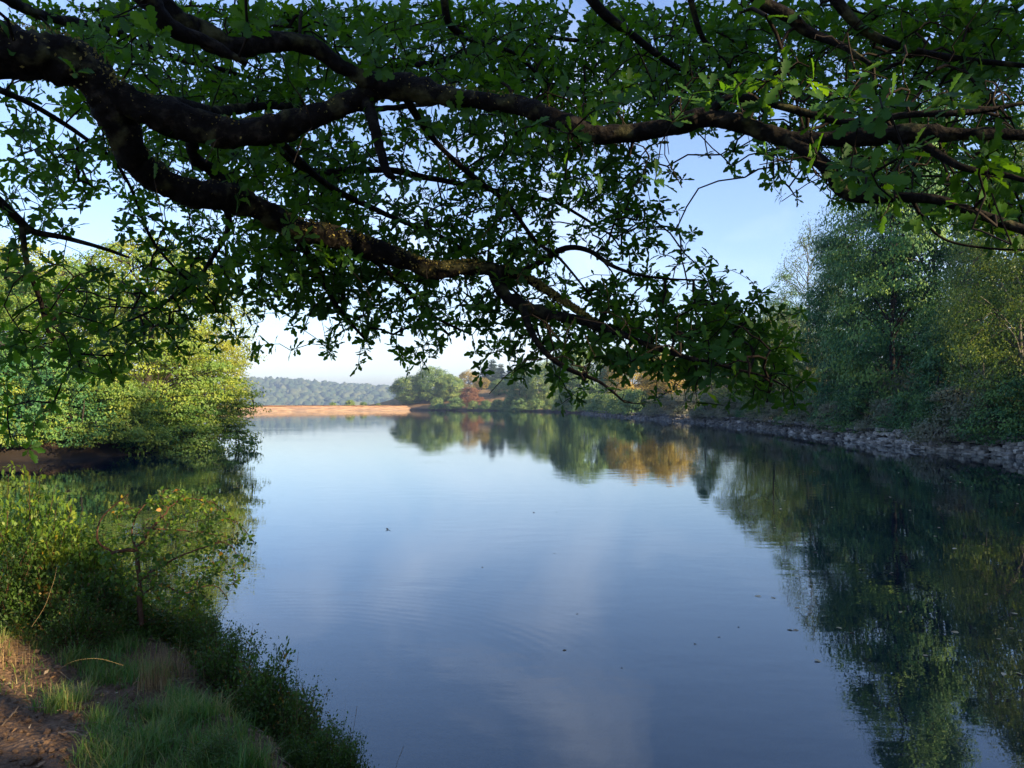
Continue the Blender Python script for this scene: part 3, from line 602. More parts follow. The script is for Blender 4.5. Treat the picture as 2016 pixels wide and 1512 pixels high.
TOPS = {(22.0, 246.0): 21.3, (12.0, 288.0): 18, (3.5, 300.0): 16, (-36.5, 356.0): 19.2, (-47.5, 358.0): 15.2, (-28.5, 352.0): 15.4, (-18.5, 338.0): 9.6, (-22.5, 398.0): 20, (-14.5, 372.0): 15.5, (-6.0, 345.0): 13.5, (30.5, 150.0): 12.5, (30.0, 196.0): 16.5}
TH = {'far': 16, 'gold': 12, 'bronze': 8.5}
for nm, k, x, y, ro, s, sz, lb in RB:
    if (x, y) in TOPS: sz = top_scale(TH[k], x, y, TOPS[(x, y)]); s = max(s, sz * 0.8)
    tree(nm, T[k], x, y, ro, s, lb, sz=sz)
for i, (x, y, s, lb) in enumerate([(-15.5, 440, 0.92, 'blue conifer at the outer edge of the dark clump on the skyline'),
                                   (-11.0, 436, 1.05, 'tallest blue conifer of the dark clump on the skyline'),
                                   (-6.5, 442, 0.97, 'blue conifer touching the hanging oak leaves on the skyline'),
                                   (-1.0, 438, 0.9, 'lowest blue conifer of the clump, half behind oak leaves')]):
    tree('conifer', T['conifer'], x, y, i * 1.3, s * 1.6, lb, 'conifer', 'conifers on the skyline', sz=top_scale(22, x, y, 26 * s))
# back row of trees above the right bank
for i, (x, y, s, k, lb) in enumerate([(42, 60, 0.85, 'ash', 'tree of the back row glimpsed between the big ashes'),
                                      (39, 39, 0.85, 'ash_b', 'tree of the back row glimpsed behind the birches'),
                                      (41, 76, 0.6, 'ash', 'tree of the back row behind the wispy birch'), (47, 50, 0.95, 'ash_b', 'tree of the back row added out of view to shade the right bank'),  # latter is an unseen tree added to block sun from the bank
                                      (40, 96, 0.7, 'ash_b', 'tree of the back row behind the drooping willow'),
                                      (24, 330, 0.9, 'far', 'tree on the crest above the bend of the far bank'),
                                      (40, 300, 0.9, 'far', 'tree on the crest behind the tall far bank tree'),
                                      (44, 235, 0.8, 'far', 'tree on the crest above the golden trees')]):
    tree('back_tree', T[k], x, y, i * 2.0 + .5, s, lb, 'tree', 'trees along the crest behind the right bank')

# bushes and thickets along the right bank
g = np.random.default_rng(21)
bank_line = np.array([(25.5, 33), (25.6, 37), (24.9, 41), (25.3, 45), (25.3, 49), (25.2, 54), (25.9, 61), (27.5, 69), (28.3, 78), (29.4, 90), (29.4, 100), (28, 115), (27.2, 126), (25.8, 140), (25, 151), (24.5, 175), (23.5, 200), (22.5, 226), (17, 252), (12.5, 272), (2, 290), (-8, 314), (-16, 326), (-30, 338), (-42, 345)])
seg = np.r_[0, np.cumsum(np.hypot(*np.diff(bank_line, axis=0).T))]
def bank_at(s): return np.interp(s, seg, bank_line[:, 0]), np.interp(s, seg, bank_line[:, 1])
s_ = 0.0; bi = 0
kinds_txt = {'bush': 'green bush', 'thicket': 'greyish bramble thicket', 'fbush': 'hazy far bush'}
place_txt = ['at the foot of the nearest birch', 'below the sunny birch', 'in the dark recess of the trees', 'under the dark ash', 'under the blue green ash sprays', 'beside the blue green ash', 'below the tall ash',
             'between tall ash and low willow', 'below the low willow', 'under the wispy birch', 'before the pale willow', 'beside the pale willow', 'where the wall turns to rubble', 'above the pale rubble', 'behind the low oak bough tip',
             'under the oak bough, near the rubble', 'below the small dark tree', 'beside the small dark tree', 'on the mauve slope', 'low on the mauve slope', 'near the first golden tree', 'below the golden trees', 'between the golden trees',
             'beyond the golden trees', 'before the tall far tree', 'at the bend of the bank', 'past the bend of the bank', 'under the bluish trees', 'by the bare slope', 'at the foot of the bare slope', 'beside the reddish tree', 'under the reddish tree', 'between reddish tree and headland',
             'below the headland clump', 'at the headland waterline', 'at the dam end of the headland', 'first past the dam end of the headland', 'second past the dam end of the headland', 'third past the dam end of the headland', 'fourth past the dam end, half hidden', 'fifth past the dam end, half hidden', 'beneath the tallest conifer', 'beneath the lowest conifer', 'beneath the pale tree', 'last of the bank bushes by the dam', 'on the headland slope by the dam', 'over the headland water by the dam']
while s_ < seg[-1]:
    x, y = bank_at(s_)
    k = 'fbush' if y > 150 else ('bush' if (y < 70 and bi % 3) else ('thicket' if bi % 4 else 'bush'))
    sc = g.uniform(0.75, 1.15) * (1.0 if y < 90 else 1.25 if y < 200 else 1.3)
    lb = kinds_txt[k] + ' ' + (place_txt[bi] if bi < len(place_txt) else 'low on the far headland shore')
    tree('bush', T[k], x + g.uniform(-0.2, 0.6), y, g.uniform(0, 6), sc, lb, 'bush', 'bushes lining the right bank')
    s_ += (3.2 if y < 60 else 4.6 if y < 110 else 9 if y < 220 else 11) * g.uniform(0.85, 1.2); bi += 1
# second, higher row hiding the slope behind
s_ = 2.0; bi = 0
while s_ < seg[-1] * 0.62:
    x, y = bank_at(s_)
    tree('thicket', T['thicket' if (bi % 2 or y > 75) else 'bush'], x + g.uniform(3.0, 4.5), y + g.uniform(-1, 1), g.uniform(0, 6), g.uniform(1.3, 1.9),
         'tangled undergrowth in the second row, ' + (place_txt[min(bi * 2, 35)]), 'undergrowth', 'undergrowth behind the bank bushes')
    s_ += 6.5 * g.uniform(0.9, 1.3) * (1 if y < 100 else 2.2); bi += 1

# low scrub on the dam crest
for i, (u, s, lb) in enumerate([(0.82, 0.55, 'small dark bush on the dam crest, end of its row nearest the wooded point'), (0.865, 0.8, 'rounded olive bush on the dam crest, tallest of its row'), (0.90, 0.6, 'dark low bush on the dam crest beside the tallest one'), (0.94, 0.45, 'tiny bush standing alone on the dam crest near the headland')]):
    p = dam_p0 + dam_d * dam_L * u - dam_n * 6
    o = tree('bush', T['fbush'], p[0], p[1], i * 1.1, s * 1.15, lb, 'bush', 'bushes on the dam crest'); o.location.z = 1.3

# wood behind and beside the photographer's bank (throws the shade on the near bank)
for i, (x, y, s, lb) in enumerate([(11.5, -2.6, 0.82, 'tree of the near shore closest behind the oak'), (17.0, -7.5, 1.05, 'tree of the near shore corner'), (24.5, -6.0, 1.1, 'tree at the corner of the right bank'),
                                   (28.5, 3.0, 1.25, 'tree on the right bank outside the view'), (28.5, 14.0, 1.27, 'tree on the right bank beside the near water'), (29.0, 25.0, 1.30, 'tree on the right bank before the first birch'),
                                   (22, -17, 1.2, 'tall tree behind the near shore corner'), (34, -9, 1.2, 'tall tree behind the right bank corner')]):
    o = tree('shore_tree', T['grove'], x, y, i * 1.1, s, lb, 'tree', 'trees of the wood behind the near shore')
    if i in (0, 1, 2, 7):  # foliage and wood on the sun lines removed to let light through
        bpy.context.view_layer.update()
        src = T['grove'][1]; nv = len(src.vertices); V = np.zeros(nv * 3, np.float32); src.vertices.foreach_get('co', V); V = V.reshape(-1, 4, 3)
        mw = np.array(o.matrix_world); cen = V.mean(1) @ mw[:3, :3].T + mw[:3, 3]; kp = ~in_shaft(cen, 0.10)
        rn_ = np.zeros(len(V), np.float32); src.attributes['rnd'].data.foreach_get('value', rn_)
        [c for c in o.children if c.data == src][0].data = mesh_from('crown', V[kp].reshape(-1, 3), np.arange(kp.sum() * 4).reshape(-1, 4), mat=M['ash_leaf'], rnd=rn_[kp])
        bm = bmesh.new(); bm.from_mesh(T['grove'][0]); fs = bm.faces[:]
        cen = np.array([f.calc_center_median()[:] for f in fs]); bad = in_shaft(cen @ mw[:3, :3].T + mw[:3, 3], 0.02)
        bmesh.ops.delete(bm, geom=[f for f, b in zip(fs, bad) if b], context='FACES'); tm_ = bpy.data.meshes.new('trunk'); bm.to_mesh(tm_); bm.free()
        [c for c in o.children if c.data == T['grove'][0]][0].data = tm_

# ------------------------------------------------------------------ stone pitching along the right bank
def stone_variants(n=7):
    vs_ = []
    for k in range(n):
        bm = bmesh.new(); bmesh.ops.create_cube(bm, size=1.0)
        rr = random.Random(k + 3)
        for v in bm.verts: v.co += Vector((rr.uniform(-.13, .13), rr.uniform(-.13, .13), rr.uniform(-.15, .15)))
        bmesh.ops.bevel(bm, geom=bm.edges[:] + bm.verts[:], offset=0.09, segments=1, affect='EDGES', profile=0.6)
        me = bpy.data.meshes.new('stone'); bm.to_mesh(me); bm.free(); me.materials.append(M['stone']); vs_.append(me)
    return vs_
SV = stone_variants()
wall = put('stone_wall', None, loc=(23.2, 35, 0)); tag(wall, 'low wall of rough grey stones and rubble along the water under the trees', 'stone wall')
wl = lakeP[np.argsort(lakeP[:, 1])]
wl = lakeP[(lakeP[:, 0] > 18.3) & (lakeP[:, 1] > 18) & (lakeP[:, 1] < 240)]
wl = wl[np.argsort(wl[:, 1])]
wseg = np.r_[0, np.cumsum(np.hypot(*np.diff(wl, axis=0).T))]
def wall_at(s):
    x = np.interp(s, wseg, wl[:, 0]); y = np.interp(s, wseg, wl[:, 1])
    x2 = np.interp(s + 0.5, wseg, wl[:, 0]); y2 = np.interp(s + 0.5, wseg, wl[:, 1])
    return x, y, math.atan2(y2 - y, x2 - x)
stones = []            # (matrix, variant, y distance)
rs = random.Random(8)
s0 = 6.0
for row in range(5):
    s = s0 + rs.random()
    while s < wseg[-1] - 2:
        big = 1.0 if s < 60 else 1.35
        w = rs.uniform(0.26, 0.66) * big; hgt = rs.uniform(0.14, 0.22) * (1.0 if s < 60 else 1.2)
        x, y, a = wall_at(s + w / 2)
        rough_ = sstep(26, 44, float(s))            # regular courses near, tumbled rubble far
        inn = 0.10 + row * (0.14 + 0.22 * rough_) + rs.uniform(-0.05, 0.05) * (1 + 3 * rough_)
        z = -0.06 + row * (0.185 - 0.03 * rough_) + rs.uniform(-0.02, 0.02) * (1 + 2 * rough_)
        if rs.random() > 0.10 + 0.25 * (row == 3):
            nx_, ny_ = math.cos(a - pi / 2), math.sin(a - pi / 2)      # away from the lake (x+)
            tilt = rs.gauss(0, 0.05 + 0.28 * rough_)
            m_ = Matrix.Translation((x + nx_ * inn, y + ny_ * inn, z)) @ Matrix.Rotation(a + rs.gauss(0, 0.05 + 0.3 * rough_), 4, 'Z') @ Matrix.Rotation(-0.22 + rs.gauss(0, 0.05 + .2 * rough_), 4, 'X') @ Matrix.Rotation(tilt, 4, 'Y') @ Matrix.Diagonal((w * 0.97, rs.uniform(0.3, 0.5), hgt, 1))
            stones.append((m_, rs.randrange(len(SV)), y))
        s += w + rs.uniform(0.0, 0.05 + 0.12 * rough_)
# loose slabs and rubble tipped over the top course
s = s0
while s < wseg[-1] - 2:
    x, y, a = wall_at(s); nx_, ny_ = math.cos(a - pi / 2), math.sin(a - pi / 2)
    inn = rs.uniform(0.55, 1.5); z = 0.74 + rs.uniform(-0.04, 0.10) + 0.1 * inn
    m_ = Matrix.Translation((x + nx_ * inn, y + ny_ * inn, z)) @ Matrix.Rotation(rs.uniform(0, 6.28), 4, 'Z') @ Matrix.Rotation(rs.gauss(0, 0.3), 4, 'X') @ Matrix.Diagonal((rs.uniform(0.25, 0.6), rs.uniform(0.2, 0.4), rs.uniform(0.08, 0.18), 1))
    stones.append((m_, rs.randrange(len(SV)), y)); s += rs.uniform(0.10, 0.30) * (1 if s < 70 else 2.5)
wall_loc = Matrix.Translation(wall.location)
inv = wall_loc.inverted()
def in_view(p, mx=40):
    return p[1] > 0.2 and -mx < 1008 + p[0] / p[1] * F < 2016 + mx and -mx < HOR - (p[2] - CH) / p[1] * F < 1512 + mx
vis = [q for q in stones if in_view(q[0].translation)]
vis.sort(key=lambda q: -(q[0].to_scale()[0] * q[0].to_scale()[2]) / q[2] ** 2)
solo = set(id(q) for q in vis[:300])
SA = Acc()
svd = [(np.array([v.co[:] for v in me.vertices]), [list(p.vertices) for p in me.polygons]) for me in SV]
for q in stones:
    if id(q) in solo:
        o = put('stone', SV[q[1]], wall); o.matrix_local = inv @ q[0]
    else:
        v, f = svd[q[1]]; mm = np.array(inv @ q[0]); vv = v @ mm[:3, :3].T + mm[:3, 3]
        SA.add(vv, Q=[x for x in f if len(x) == 4], T=None, r=rs.random()); b0 = SA.n - len(vv)
        tr_ = [x for x in f if len(x) == 3]
        if tr_: SA.T.append(np.array(tr_) + b0); SA.rt.append(np.full(len(tr_), 0.5))
o = put('rubble', SA.mesh('rubble', M['stone']), wall); o['kind'] = 'stuff'

# ------------------------------------------------------------------ the oak over the photographer
TPX = [0.0, 0.10, 0.24, 0.38, 0.52, 0.66, 0.80, 0.92, 1.0]
def oak_leaf_template(hi=True):
    if hi:
        y = np.array([0.0, 0.08, 0.20, 0.30, 0.44, 0.54, 0.68, 0.78, 0.90, 1.0])
        w = np.array([0.01, 0.055, 0.13, 0.075, 0.205, 0.115, 0.25, 0.15, 0.17, 0.03])
        dy = np.array([0, 0, .05, 0, .06, 0, .06, 0, .03, 0.0])
    else:
        y = np.array([0.0, 0.24, 0.38, 0.60, 0.76, 1.0]); w = np.array([0.01, 0.14, 0.09, 0.23, 0.15, 0.09]); dy = np.array([0, .02, 0, .02, 0, 0])
    n = len(y); V = []
    for i in range(n):
        c = -0.12 * (y[i] - 0.4) ** 2
        V += [(-w[i], y[i] + dy[i], c + 0.28 * w[i]), (0, y[i], c), (w[i], y[i] + dy[i], c + 0.28 * w[i])]
    Q = []
    for i in range(n - 1):
        b = i * 3; Q += [(b, b + 1, b + 4, b + 3), (b + 1, b + 2, b + 5, b + 4)]
    return np.array(V), np.array(Q)
LH = oak_leaf_template(True); LLo = oak_leaf_template(False)

def W3(rows):                       # pixel rows (px, py, D, width px) -> [x y z r]
    o = []
    for px, py, D, w in rows:
        p = at(px, py, D); o.append([*p, w * 0.5 / F * D])
    return np.array(o)
OAK = {}
OAK['main'] = np.vstack([[[-5.3, 2.6, 3.3, 0.30], [-4.4, 3.1, 4.05, 0.22]], W3([(-260, 70, 3.7, 125), (0, 100, 3.8, 112), (80, 105, 3.85, 106), (150, 130, 3.95, 98), (205, 172, 4.0, 80), (240, 200, 4.05, 30)])])
OAK['upper'] = W3([(140, 128, 3.95, 60), (205, 172, 4.0, 74), (290, 215, 4.05, 66), (380, 245, 4.1, 61), (470, 260, 4.1, 60), (560, 248, 4.1, 55), (640, 215, 4.1, 50), (720, 180, 4.1, 48), (790, 165, 4.05, 52), (850, 182, 4, 46), (930, 190, 3.95, 42), (1010, 200, 3.9, 40), (1090, 228, 3.8, 38),
                  (1160, 250, 3.75, 38), (1260, 250, 3.7, 36), (1340, 240, 3.6, 37), (1400, 228, 3.55, 40), (1470, 240, 3.5, 38), (1560, 266, 3.4, 35), (1660, 262, 3.3, 33), (1760, 262, 3.2, 32), (1880, 268, 3.1, 30), (2040, 270, 3.0, 28), (2250, 300, 2.9, 22), (2500, 330, 2.8, 10)])
OAK['lower'] = W3([(140, 128, 3.95, 60), (200, 176, 4.0, 82), (226, 240, 4.1, 72), (250, 298, 4.2, 66), (300, 345, 4.35, 62), (370, 376, 4.5, 56), (450, 388, 4.7, 54), (510, 412, 4.85, 48), (570, 445, 5.0, 44), (640, 462, 5.1, 42), (700, 478, 5.25, 42), (770, 502, 5.4, 40), (850, 532, 5.5, 36), (920, 524, 5.6, 32), (968, 526, 5.65, 32)])
OAK['lower_b'] = W3([(965, 525, 5.65, 28), (988, 572, 5.6, 27), (1030, 602, 5.5, 26), (1090, 622, 5.4, 22), (1150, 637, 5.3, 19), (1230, 662, 5.1, 15), (1320, 692, 4.9, 11), (1420, 716, 4.7, 8), (1500, 738, 4.6, 5), (1545, 760, 4.5, 3)])
OAK['lichen'] = W3([(965, 525, 5.65, 22), (1020, 535, 5.7, 19), (1070, 568, 5.7, 15), (1120, 600, 5.6, 14), (1178, 640, 5.5, 9)])
OAK['fork'] = W3([(1020, 535, 5.7, 13), (1062, 510, 5.7, 13), (1112, 484, 5.6, 12), (1160, 490, 5.6, 10), (1212, 525, 5.5, 8), (1290, 545, 5.4, 5), (1385, 548, 5.3, 3)])
OAK['drop'] = W3([(1030, 604, 5.4, 15), (1062, 680, 5.2, 12), (1112, 722, 5.1, 10), (1180, 752, 5.0, 7), (1230, 792, 4.9, 4)])
OAK['top'] = W3([(240, -60, 3.4, 54), (275, -20, 3.4, 52), (335, 22, 3.5, 50), (395, 58, 3.6, 50), (452, 92, 3.7, 48), (520, 78, 3.8, 44), (600, 80, 3.9, 41), (660, 118, 4.0, 38), (720, 150, 4.05, 42), (790, 166, 4.05, 36)])
OAK['top_b'] = W3([(275, -20, 3.2, 40), (330, 45, 3.3, 34), (400, 75, 3.4, 26), (480, 118, 3.5, 16)])
OAK['stub'] = W3([(716, 186, 4.1, 24), (735, 240, 3.95, 20), (747, 290, 3.95, 17), (760, 335, 3.9, 15), (778, 350, 3.9, 9)])
OAK['down'] = W3([(790, 170, 4.05, 20), (822, 228, 4.2, 15), (870, 290, 4.6, 12), (930, 345, 5.0, 11), (1000, 400, 5.3, 10), (1052, 470, 5.5, 8), (1100, 505, 5.6, 6), (1170, 590, 5.6, 4)])
OAK['left_low'] = W3([(-120, 300, 4.1, 26), (-20, 385, 4.3, 22), (25, 425, 4.4, 17), (62, 455, 4.5, 14), (125, 466, 4.6, 11), (205, 490, 4.7, 9), (250, 505, 4.8, 4)])
OAK['left_hang'] = W3([(38, 440, 4.45, 13), (50, 520, 4.5, 11), (75, 590, 4.6, 10), (90, 650, 4.7, 8), (135, 690, 4.8, 5), (250, 700, 4.9, 3)])
OAK['left_mid'] = W3([(-60, 150, 4.4, 16), (10, 180, 4.5, 12), (70, 210, 4.7, 11), (150, 260, 4.9, 10), (230, 330, 5.2, 8), (300, 480, 5.5, 6), (420, 600, 5.9, 4)])
OAK['right_low'] = W3([(1560, 268, 3.4, 30), (1630, 320, 3.3, 28), (1655, 362, 3.25, 26), (1700, 384, 3.2, 24), (1780, 386, 3.1, 22), (1850, 392, 3.0, 20), (1930, 420, 2.95, 20), (2060, 460, 2.85, 18), (2250, 500, 2.7, 8)])
OAK['right_top'] = W3([(1440, -80, 3.9, 26), (1500, -15, 3.9, 26), (1560, 18, 3.9, 24), (1590, 45, 3.9, 20), (1660, 75, 3.8, 14), (1720, 115, 3.7, 8)])
OAK['right_mid'] = W3([(1400, 220, 3.55, 20), (1445, 190, 3.5, 18), (1530, 196, 3.45, 16), (1600, 214, 3.4, 15), (1670, 230, 3.3, 14), (1780, 226, 3.2, 13), (1900, 226, 3.1, 12), (2050, 190, 3.0, 9)])
OAK['right_fork'] = W3([(1810, 268, 3.15, 18), (1850, 300, 3.1, 16), (1905, 330, 3.0, 14), (1965, 342, 3.0, 12), (2060, 365, 2.9, 8)])
OAK['right_thin'] = W3([(1800, 390, 3.1, 8), (1830, 440, 3.1, 6), (1870, 470, 3.05, 5), (1950, 484, 3.0, 5), (2060, 490, 2.9, 4)])
OAK['mid_a'] = W3([(370, 245, 4.2, 30), (380, 310, 4.6, 24), (420, 340, 4.8, 24), (450, 385, 4.9, 24)])
OAK['back_a'] = W3([(270, 195, 4.4, 26), (340, 195, 4.9, 22), (430, 215, 5.5, 20), (520, 200, 6.0, 18), (600, 205, 6.4, 14), (720, 210, 6.8, 11), (850, 200, 7.2, 8)])
OAK['back_b'] = W3([(520, 262, 4.3, 16), (600, 330, 5.2, 14), (680, 330, 6.0, 14), (760, 330, 6.6, 13), (860, 350, 7.0, 11), (980, 375, 7.4, 9), (1100, 400, 7.8, 7), (1220, 470, 8, 4)])
OAK['back_c'] = W3([(540, 265, 4.3, 15), (640, 360, 5.0, 13), (760, 420, 5.6, 11), (880, 470, 6.0, 9), (1000, 560, 6.2, 6), (1120, 690, 6.2, 4)])
OAK['back_d'] = W3([(560, 20, 4.2, 20), (620, 90, 5.0, 18), (720, 130, 5.8, 14), (880, 110, 6.4, 12), (1010, 60, 6.8, 10), (1200, 80, 7, 8)])
OAK['back_e'] = W3([(870, -60, 4.5, 18), (885, 40, 4.7, 16), (950, 80, 5.0, 12), (1010, 95, 5.3, 8), (1080, 160, 5.6, 6)])
OAK['back_f'] = W3([(1130, -60, 4.5, 22), (1190, 15, 4.6, 20), (1250, 60, 4.8, 16), (1330, 120, 5.0, 12), (1420, 160, 5.2, 8)])
OAK['back_g'] = W3([(1355, -40, 4.2, 14), (1385, 60, 4.3, 12), (1415, 95, 4.4, 9), (1480, 170, 4.5, 6)])
OAK['back_h'] = W3([(1620, -60, 4.0, 22), (1700, 40, 4.0, 18), (1800, 90, 4.0, 14), (1900, 110, 4.0, 12), (2050, 130, 4.0, 9)])
OAK['back_i'] = W3([(560, 440, 5.0, 14), (620, 520, 5.6, 12), (660, 600, 6.0, 8), (720, 670, 6.2, 5)])
OAK['back_j'] = W3([(440, 385, 4.8, 14), (440, 450, 5.2, 12), (400, 530, 5.6, 8), (330, 590, 5.8, 6), (230, 640, 5.8, 4)])
OAK['back_k'] = W3([(700, 480, 5.3, 12), (790, 560, 5.8, 9), (850, 620, 6.1, 7), (930, 660, 6.2, 4)])
OAK['top_left'] = W3([(-200, -150, 4.0, 60), (-40, -40, 5, 30), (60, 20, 5.6, 22), (180, 40, 6.2, 16), (320, 100, 6.8, 12), (480, 140, 7.4, 8)])
g = np.random.default_rng(77)
nodes = []                                        # x y z, pixel x, pixel y, depth
paths = {}
for k, P in OAK.items():
    big_ = P[:, 3].max() > 0.04
    q = smooth_path(P, 5, 0.0)
    wob = (fbm(q[:, :3], 2.3, 5, 2)[:, None] - 0.5) * 0.06 * (1 if big_ else 0.8)
    q[:, :3] += wob * np.array([1, 0.6, -1]); paths[k] = q
NODE = np.concatenate([q[1:, :3] for q in paths.values()])
NPX = np.stack([1008 + NODE[:, 0] / NODE[:, 1] * F, HOR - (NODE[:, 2] - CH) / NODE[:, 1] * F], 1)

BIG = np.concatenate([q for q in paths.values() if q[:, 3].max() > 0.035]); BIG = BIG[BIG[:, 1] > 1]
BIGPX = np.stack([1008 + BIG[:, 0] / BIG[:, 1] * F, HOR - (BIG[:, 2] - CH) / BIG[:, 1] * F, BIG[:, 3] / BIG[:, 1] * F, BIG[:, 1]], 1)
rowsD = ["678999999999999699888788999 9".replace(' ', ''), "7899999999989996998898999999", "8998898888999999999898999999", "6568999988998999999999999999", "4347898888788999999998899999",
         "4456889988566899" + "97216" + "9999999", "555" + "7" + "788998" + "45" + "777888" + "1036" + "8" + "99999", "665" + "6" + "788898" + "56" + "677887" + "2004" + "6" + "88899",
         "5423" + "567899" + "67" + "777787" + "3000" + "0" + "13579", "4113" + "678999" + "88" + "888776" + "3000" + "0" + "00015", "6332" + "578999" + "99" + "987654" + "2200" + "0" + "00000",
         "5455" + "678989" + "88" + "677788" + "7750" + "0" + "00000", "5566" + "772567" + "88" + "679999" + "9982" + "0" + "00000", "6676" + "532225" + "44" + "368999" + "9995" + "0" + "00000",
         "5665" + "000001" + "12" + "027899" + "9997" + "0" + "00000", "0220" + "000000" + "00" + "011626" + "6274" + "0" + "00000", "3000000000000000000000000000", "4000000000000000000000000000"]
att = []
for r_, row in enumerate(rowsD):
    row = (row + '0' * 28)[:28]
    for c_, ch in enumerate(row):
        d = int(ch)
        if d == 0: continue
        tau = -math.log(1 - d / 9.6)
        cx0, cy0 = c_ * 72, r_ * 50
        # share of the cover given to boughs farther out over the water
        back = 0.62 if r_ < 8 else 0.45 if r_ < 10 else 0.15
        if c_ >= 20: back = 0.30
        if d < 6: back *= 0.6
        for layer, sh in ((0, 1 - back), (1, back)):
            if sh <= 0: continue
            dn = ((NPX - [cx0 + 36, cy0 + 25]) ** 2).sum(1)
            near_ = NODE[np.argsort(dn)[:12], 1]
            base = float(np.median(near_)) if layer == 0 else None
            Dm = base if layer == 0 else 7.2
            need = tau * sh * 3600.0 * 2.5 * (1.3 if c_ >= 19 else 1.0)
            area = 0.0105 * (F / Dm) ** 2
            nn = need / area; nn = int(nn) + (g.random() < nn % 1)
            for _ in range(nn):
                px = cx0 + g.uniform(-4, 76); py = cy0 + g.uniform(-3, 53)
                D = base + (abs(g.normal(0, 0.5)) + 0.12 if g.random() < 0.78 else -abs(g.normal(0, 0.35))) if layer == 0 else g.uniform(5.6, 9.0)
                D = max(D, 2.3)
                hit = (np.hypot(BIGPX[:, 0] - px, BIGPX[:, 1] - py) < BIGPX[:, 2] + 12) & (D < BIGPX[:, 3] + 0.1)
                if hit.any() and not (980 < px < 1480 and g.random() < 0.5) and g.random() < 0.86: continue
                q_ = at(px, py, D)
                if d < 9 and vnoise(q_[None], 2.1, 3)[0] < 0.33 or vnoise(q_[None], 2.1, 3)[0] < 0.24: continue
                att.append(q_)
# crown continuing outside the picture, over and behind the photographer
for _ in range(620):
    a_ = g.uniform(0, 2 * pi); r__ = 6.5 * math.sqrt(g.random())
    p = np.array([-2.2 + r__ * math.cos(a_) * 1.15, 1.4 + r__ * math.sin(a_), g.uniform(4.2, 8.5)])
    if in_view(p, 60) : continue
    if abs(p[0]) < 1.2 and abs(p[1]) < 1.5 and p[2] < 3.2: continue
    att.append(p)
for _ in range(170):  # unseen extra shoots added on the sun side to shade the near bank
    p = np.array([g.uniform(1.9, 6.5), g.uniform(-2.2, 0.9), g.uniform(3.0, 4.9)])
    if not in_view(p, 80): att.append(p)
att = np.array(att)
# shoots: each attractor is joined to the closest wood already grown
d0 = np.sqrt(((att[:, None, ::3] - NODE[None, ::4, ::3]) ** 2).sum(-1)).min(1) if False else None
dmin = np.full(len(att), 1e9)
for i in range(0, len(att), 500):
    dmin[i:i + 500] = ((att[i:i + 500, None] - NODE[None, ::3]) ** 2).sum(-1).min(1)
att = att[np.argsort(dmin)]
cap = len(NODE) + len(att) * 10 + 10
Npos = np.zeros((cap, 3)); Npos[:len(NODE)] = NODE; nN = len(NODE)
par = np.full(cap, -1); cnt = np.zeros(cap, int); shoots = []
ends = []
for p in att:
    v = Npos[:nN] - p; dd = (v ** 2).sum(1); dd = dd + 0.25 * (v[:, 2] < -0.3) ; b = int(dd.argmin()); q0 = Npos[b]
    ln_ = math.sqrt(max(((p - q0) ** 2).sum(), 1e-6))
    if ln_ > 0.85 and in_view(p, 0): continue
    k = int(min(max(ln_ / 0.14, 2), 10))
    tt = np.linspace(0, 1, k + 1)[1:, None]
    bow = np.array([g.normal(0, 0.07), g.normal(0, 0.07), 0.10 + g.normal(0, 0.05)]) * ln_
    pts = q0 * (1 - tt) + p * tt + bow * (4 * tt * (1 - tt)) + g.normal(0, 0.006, (k, 3)) * (tt < 1)
    ids = np.arange(nN, nN + k); Npos[ids] = pts; par[ids] = np.r_[b, ids[:-1]]; nN += k
    shoots.append((b, ids)); ends.append((ids[-1], pts[-1], pts[-1] - (pts[-2] if k > 1 else q0)))
for b, ids in reversed(shoots):
    pass
cnt = np.zeros(nN, int)
for i in range(nN - 1, len(NODE) - 1, -1):
    cnt[i] += 1
    if par[i] >= 0: cnt[par[i]] += cnt[i]
TA = Acc()
for b, ids in shoots:
    pts = np.vstack([Npos[b], Npos[ids]]); c = cnt[ids].astype(float)
    rad = 0.0016 + 0.0011 * c ** 0.52; rad = np.r_[rad[0], rad]
    TA.tube(pts, np.minimum(rad, 0.009), 4 if c[0] > 25 else 3)

# leaves: a rosette at every shoot's end and a few along it
LP, LT, LN, LS, LR = [], [], [], [], []
for eid, p, t in ends:
    t = t / (np.linalg.norm(t) + 1e-9); k = g.integers(5, 9)
    rs_ = g.uniform(0.2, 0.7)
    ax_ = t * 0.55 + np.array([0, -0.10, 0.45]) + g.normal(0, 0.38, 3); ax_ /= np.linalg.norm(ax_)
    e1 = np.cross(ax_, [0.3, 0.5, 0.8]); e1 /= np.linalg.norm(e1); e2 = np.cross(ax_, e1); th0 = g.uniform(0, 6.28)
    for j in range(k):
        th = th0 + 2 * pi * j / k + g.normal(0, 0.25)
        dirn = e1 * math.cos(th) + e2 * math.sin(th) + ax_ * g.uniform(-0.25, 0.65) + np.array([0, 0, -0.10]); dirn /= np.linalg.norm(dirn)
        nrm = ax_ + g.normal(0, 0.28, 3)
        LP.append(p - t * g.uniform(0, 0.05) + dirn * 0.006); LT.append(dirn); LN.append(nrm); LS.append(g.uniform(0.058, 0.108)); LR.append(np.clip(rs_ * 0.5 + g.uniform(0, 0.5) + (0.15 if g.random() < 0.012 else 0), 0, 1))
for b, ids in shoots:
    for i in ids[:-1]:
        if cnt[i] < 8 and g.random() < 0.6:
            v = g.normal(0, 1, 3); v /= np.linalg.norm(v)
            LP.append(Npos[i]); LT.append(v); LN.append(np.array([0, 0, 0.8]) + g.normal(0, 0.5, 3)); LS.append(g.uniform(0.055, 0.10)); LR.append(g.uniform(0.1, 0.8))
LP, LT, LN, LS, LR = map(np.array, (LP, LT, LN, LS, LR))
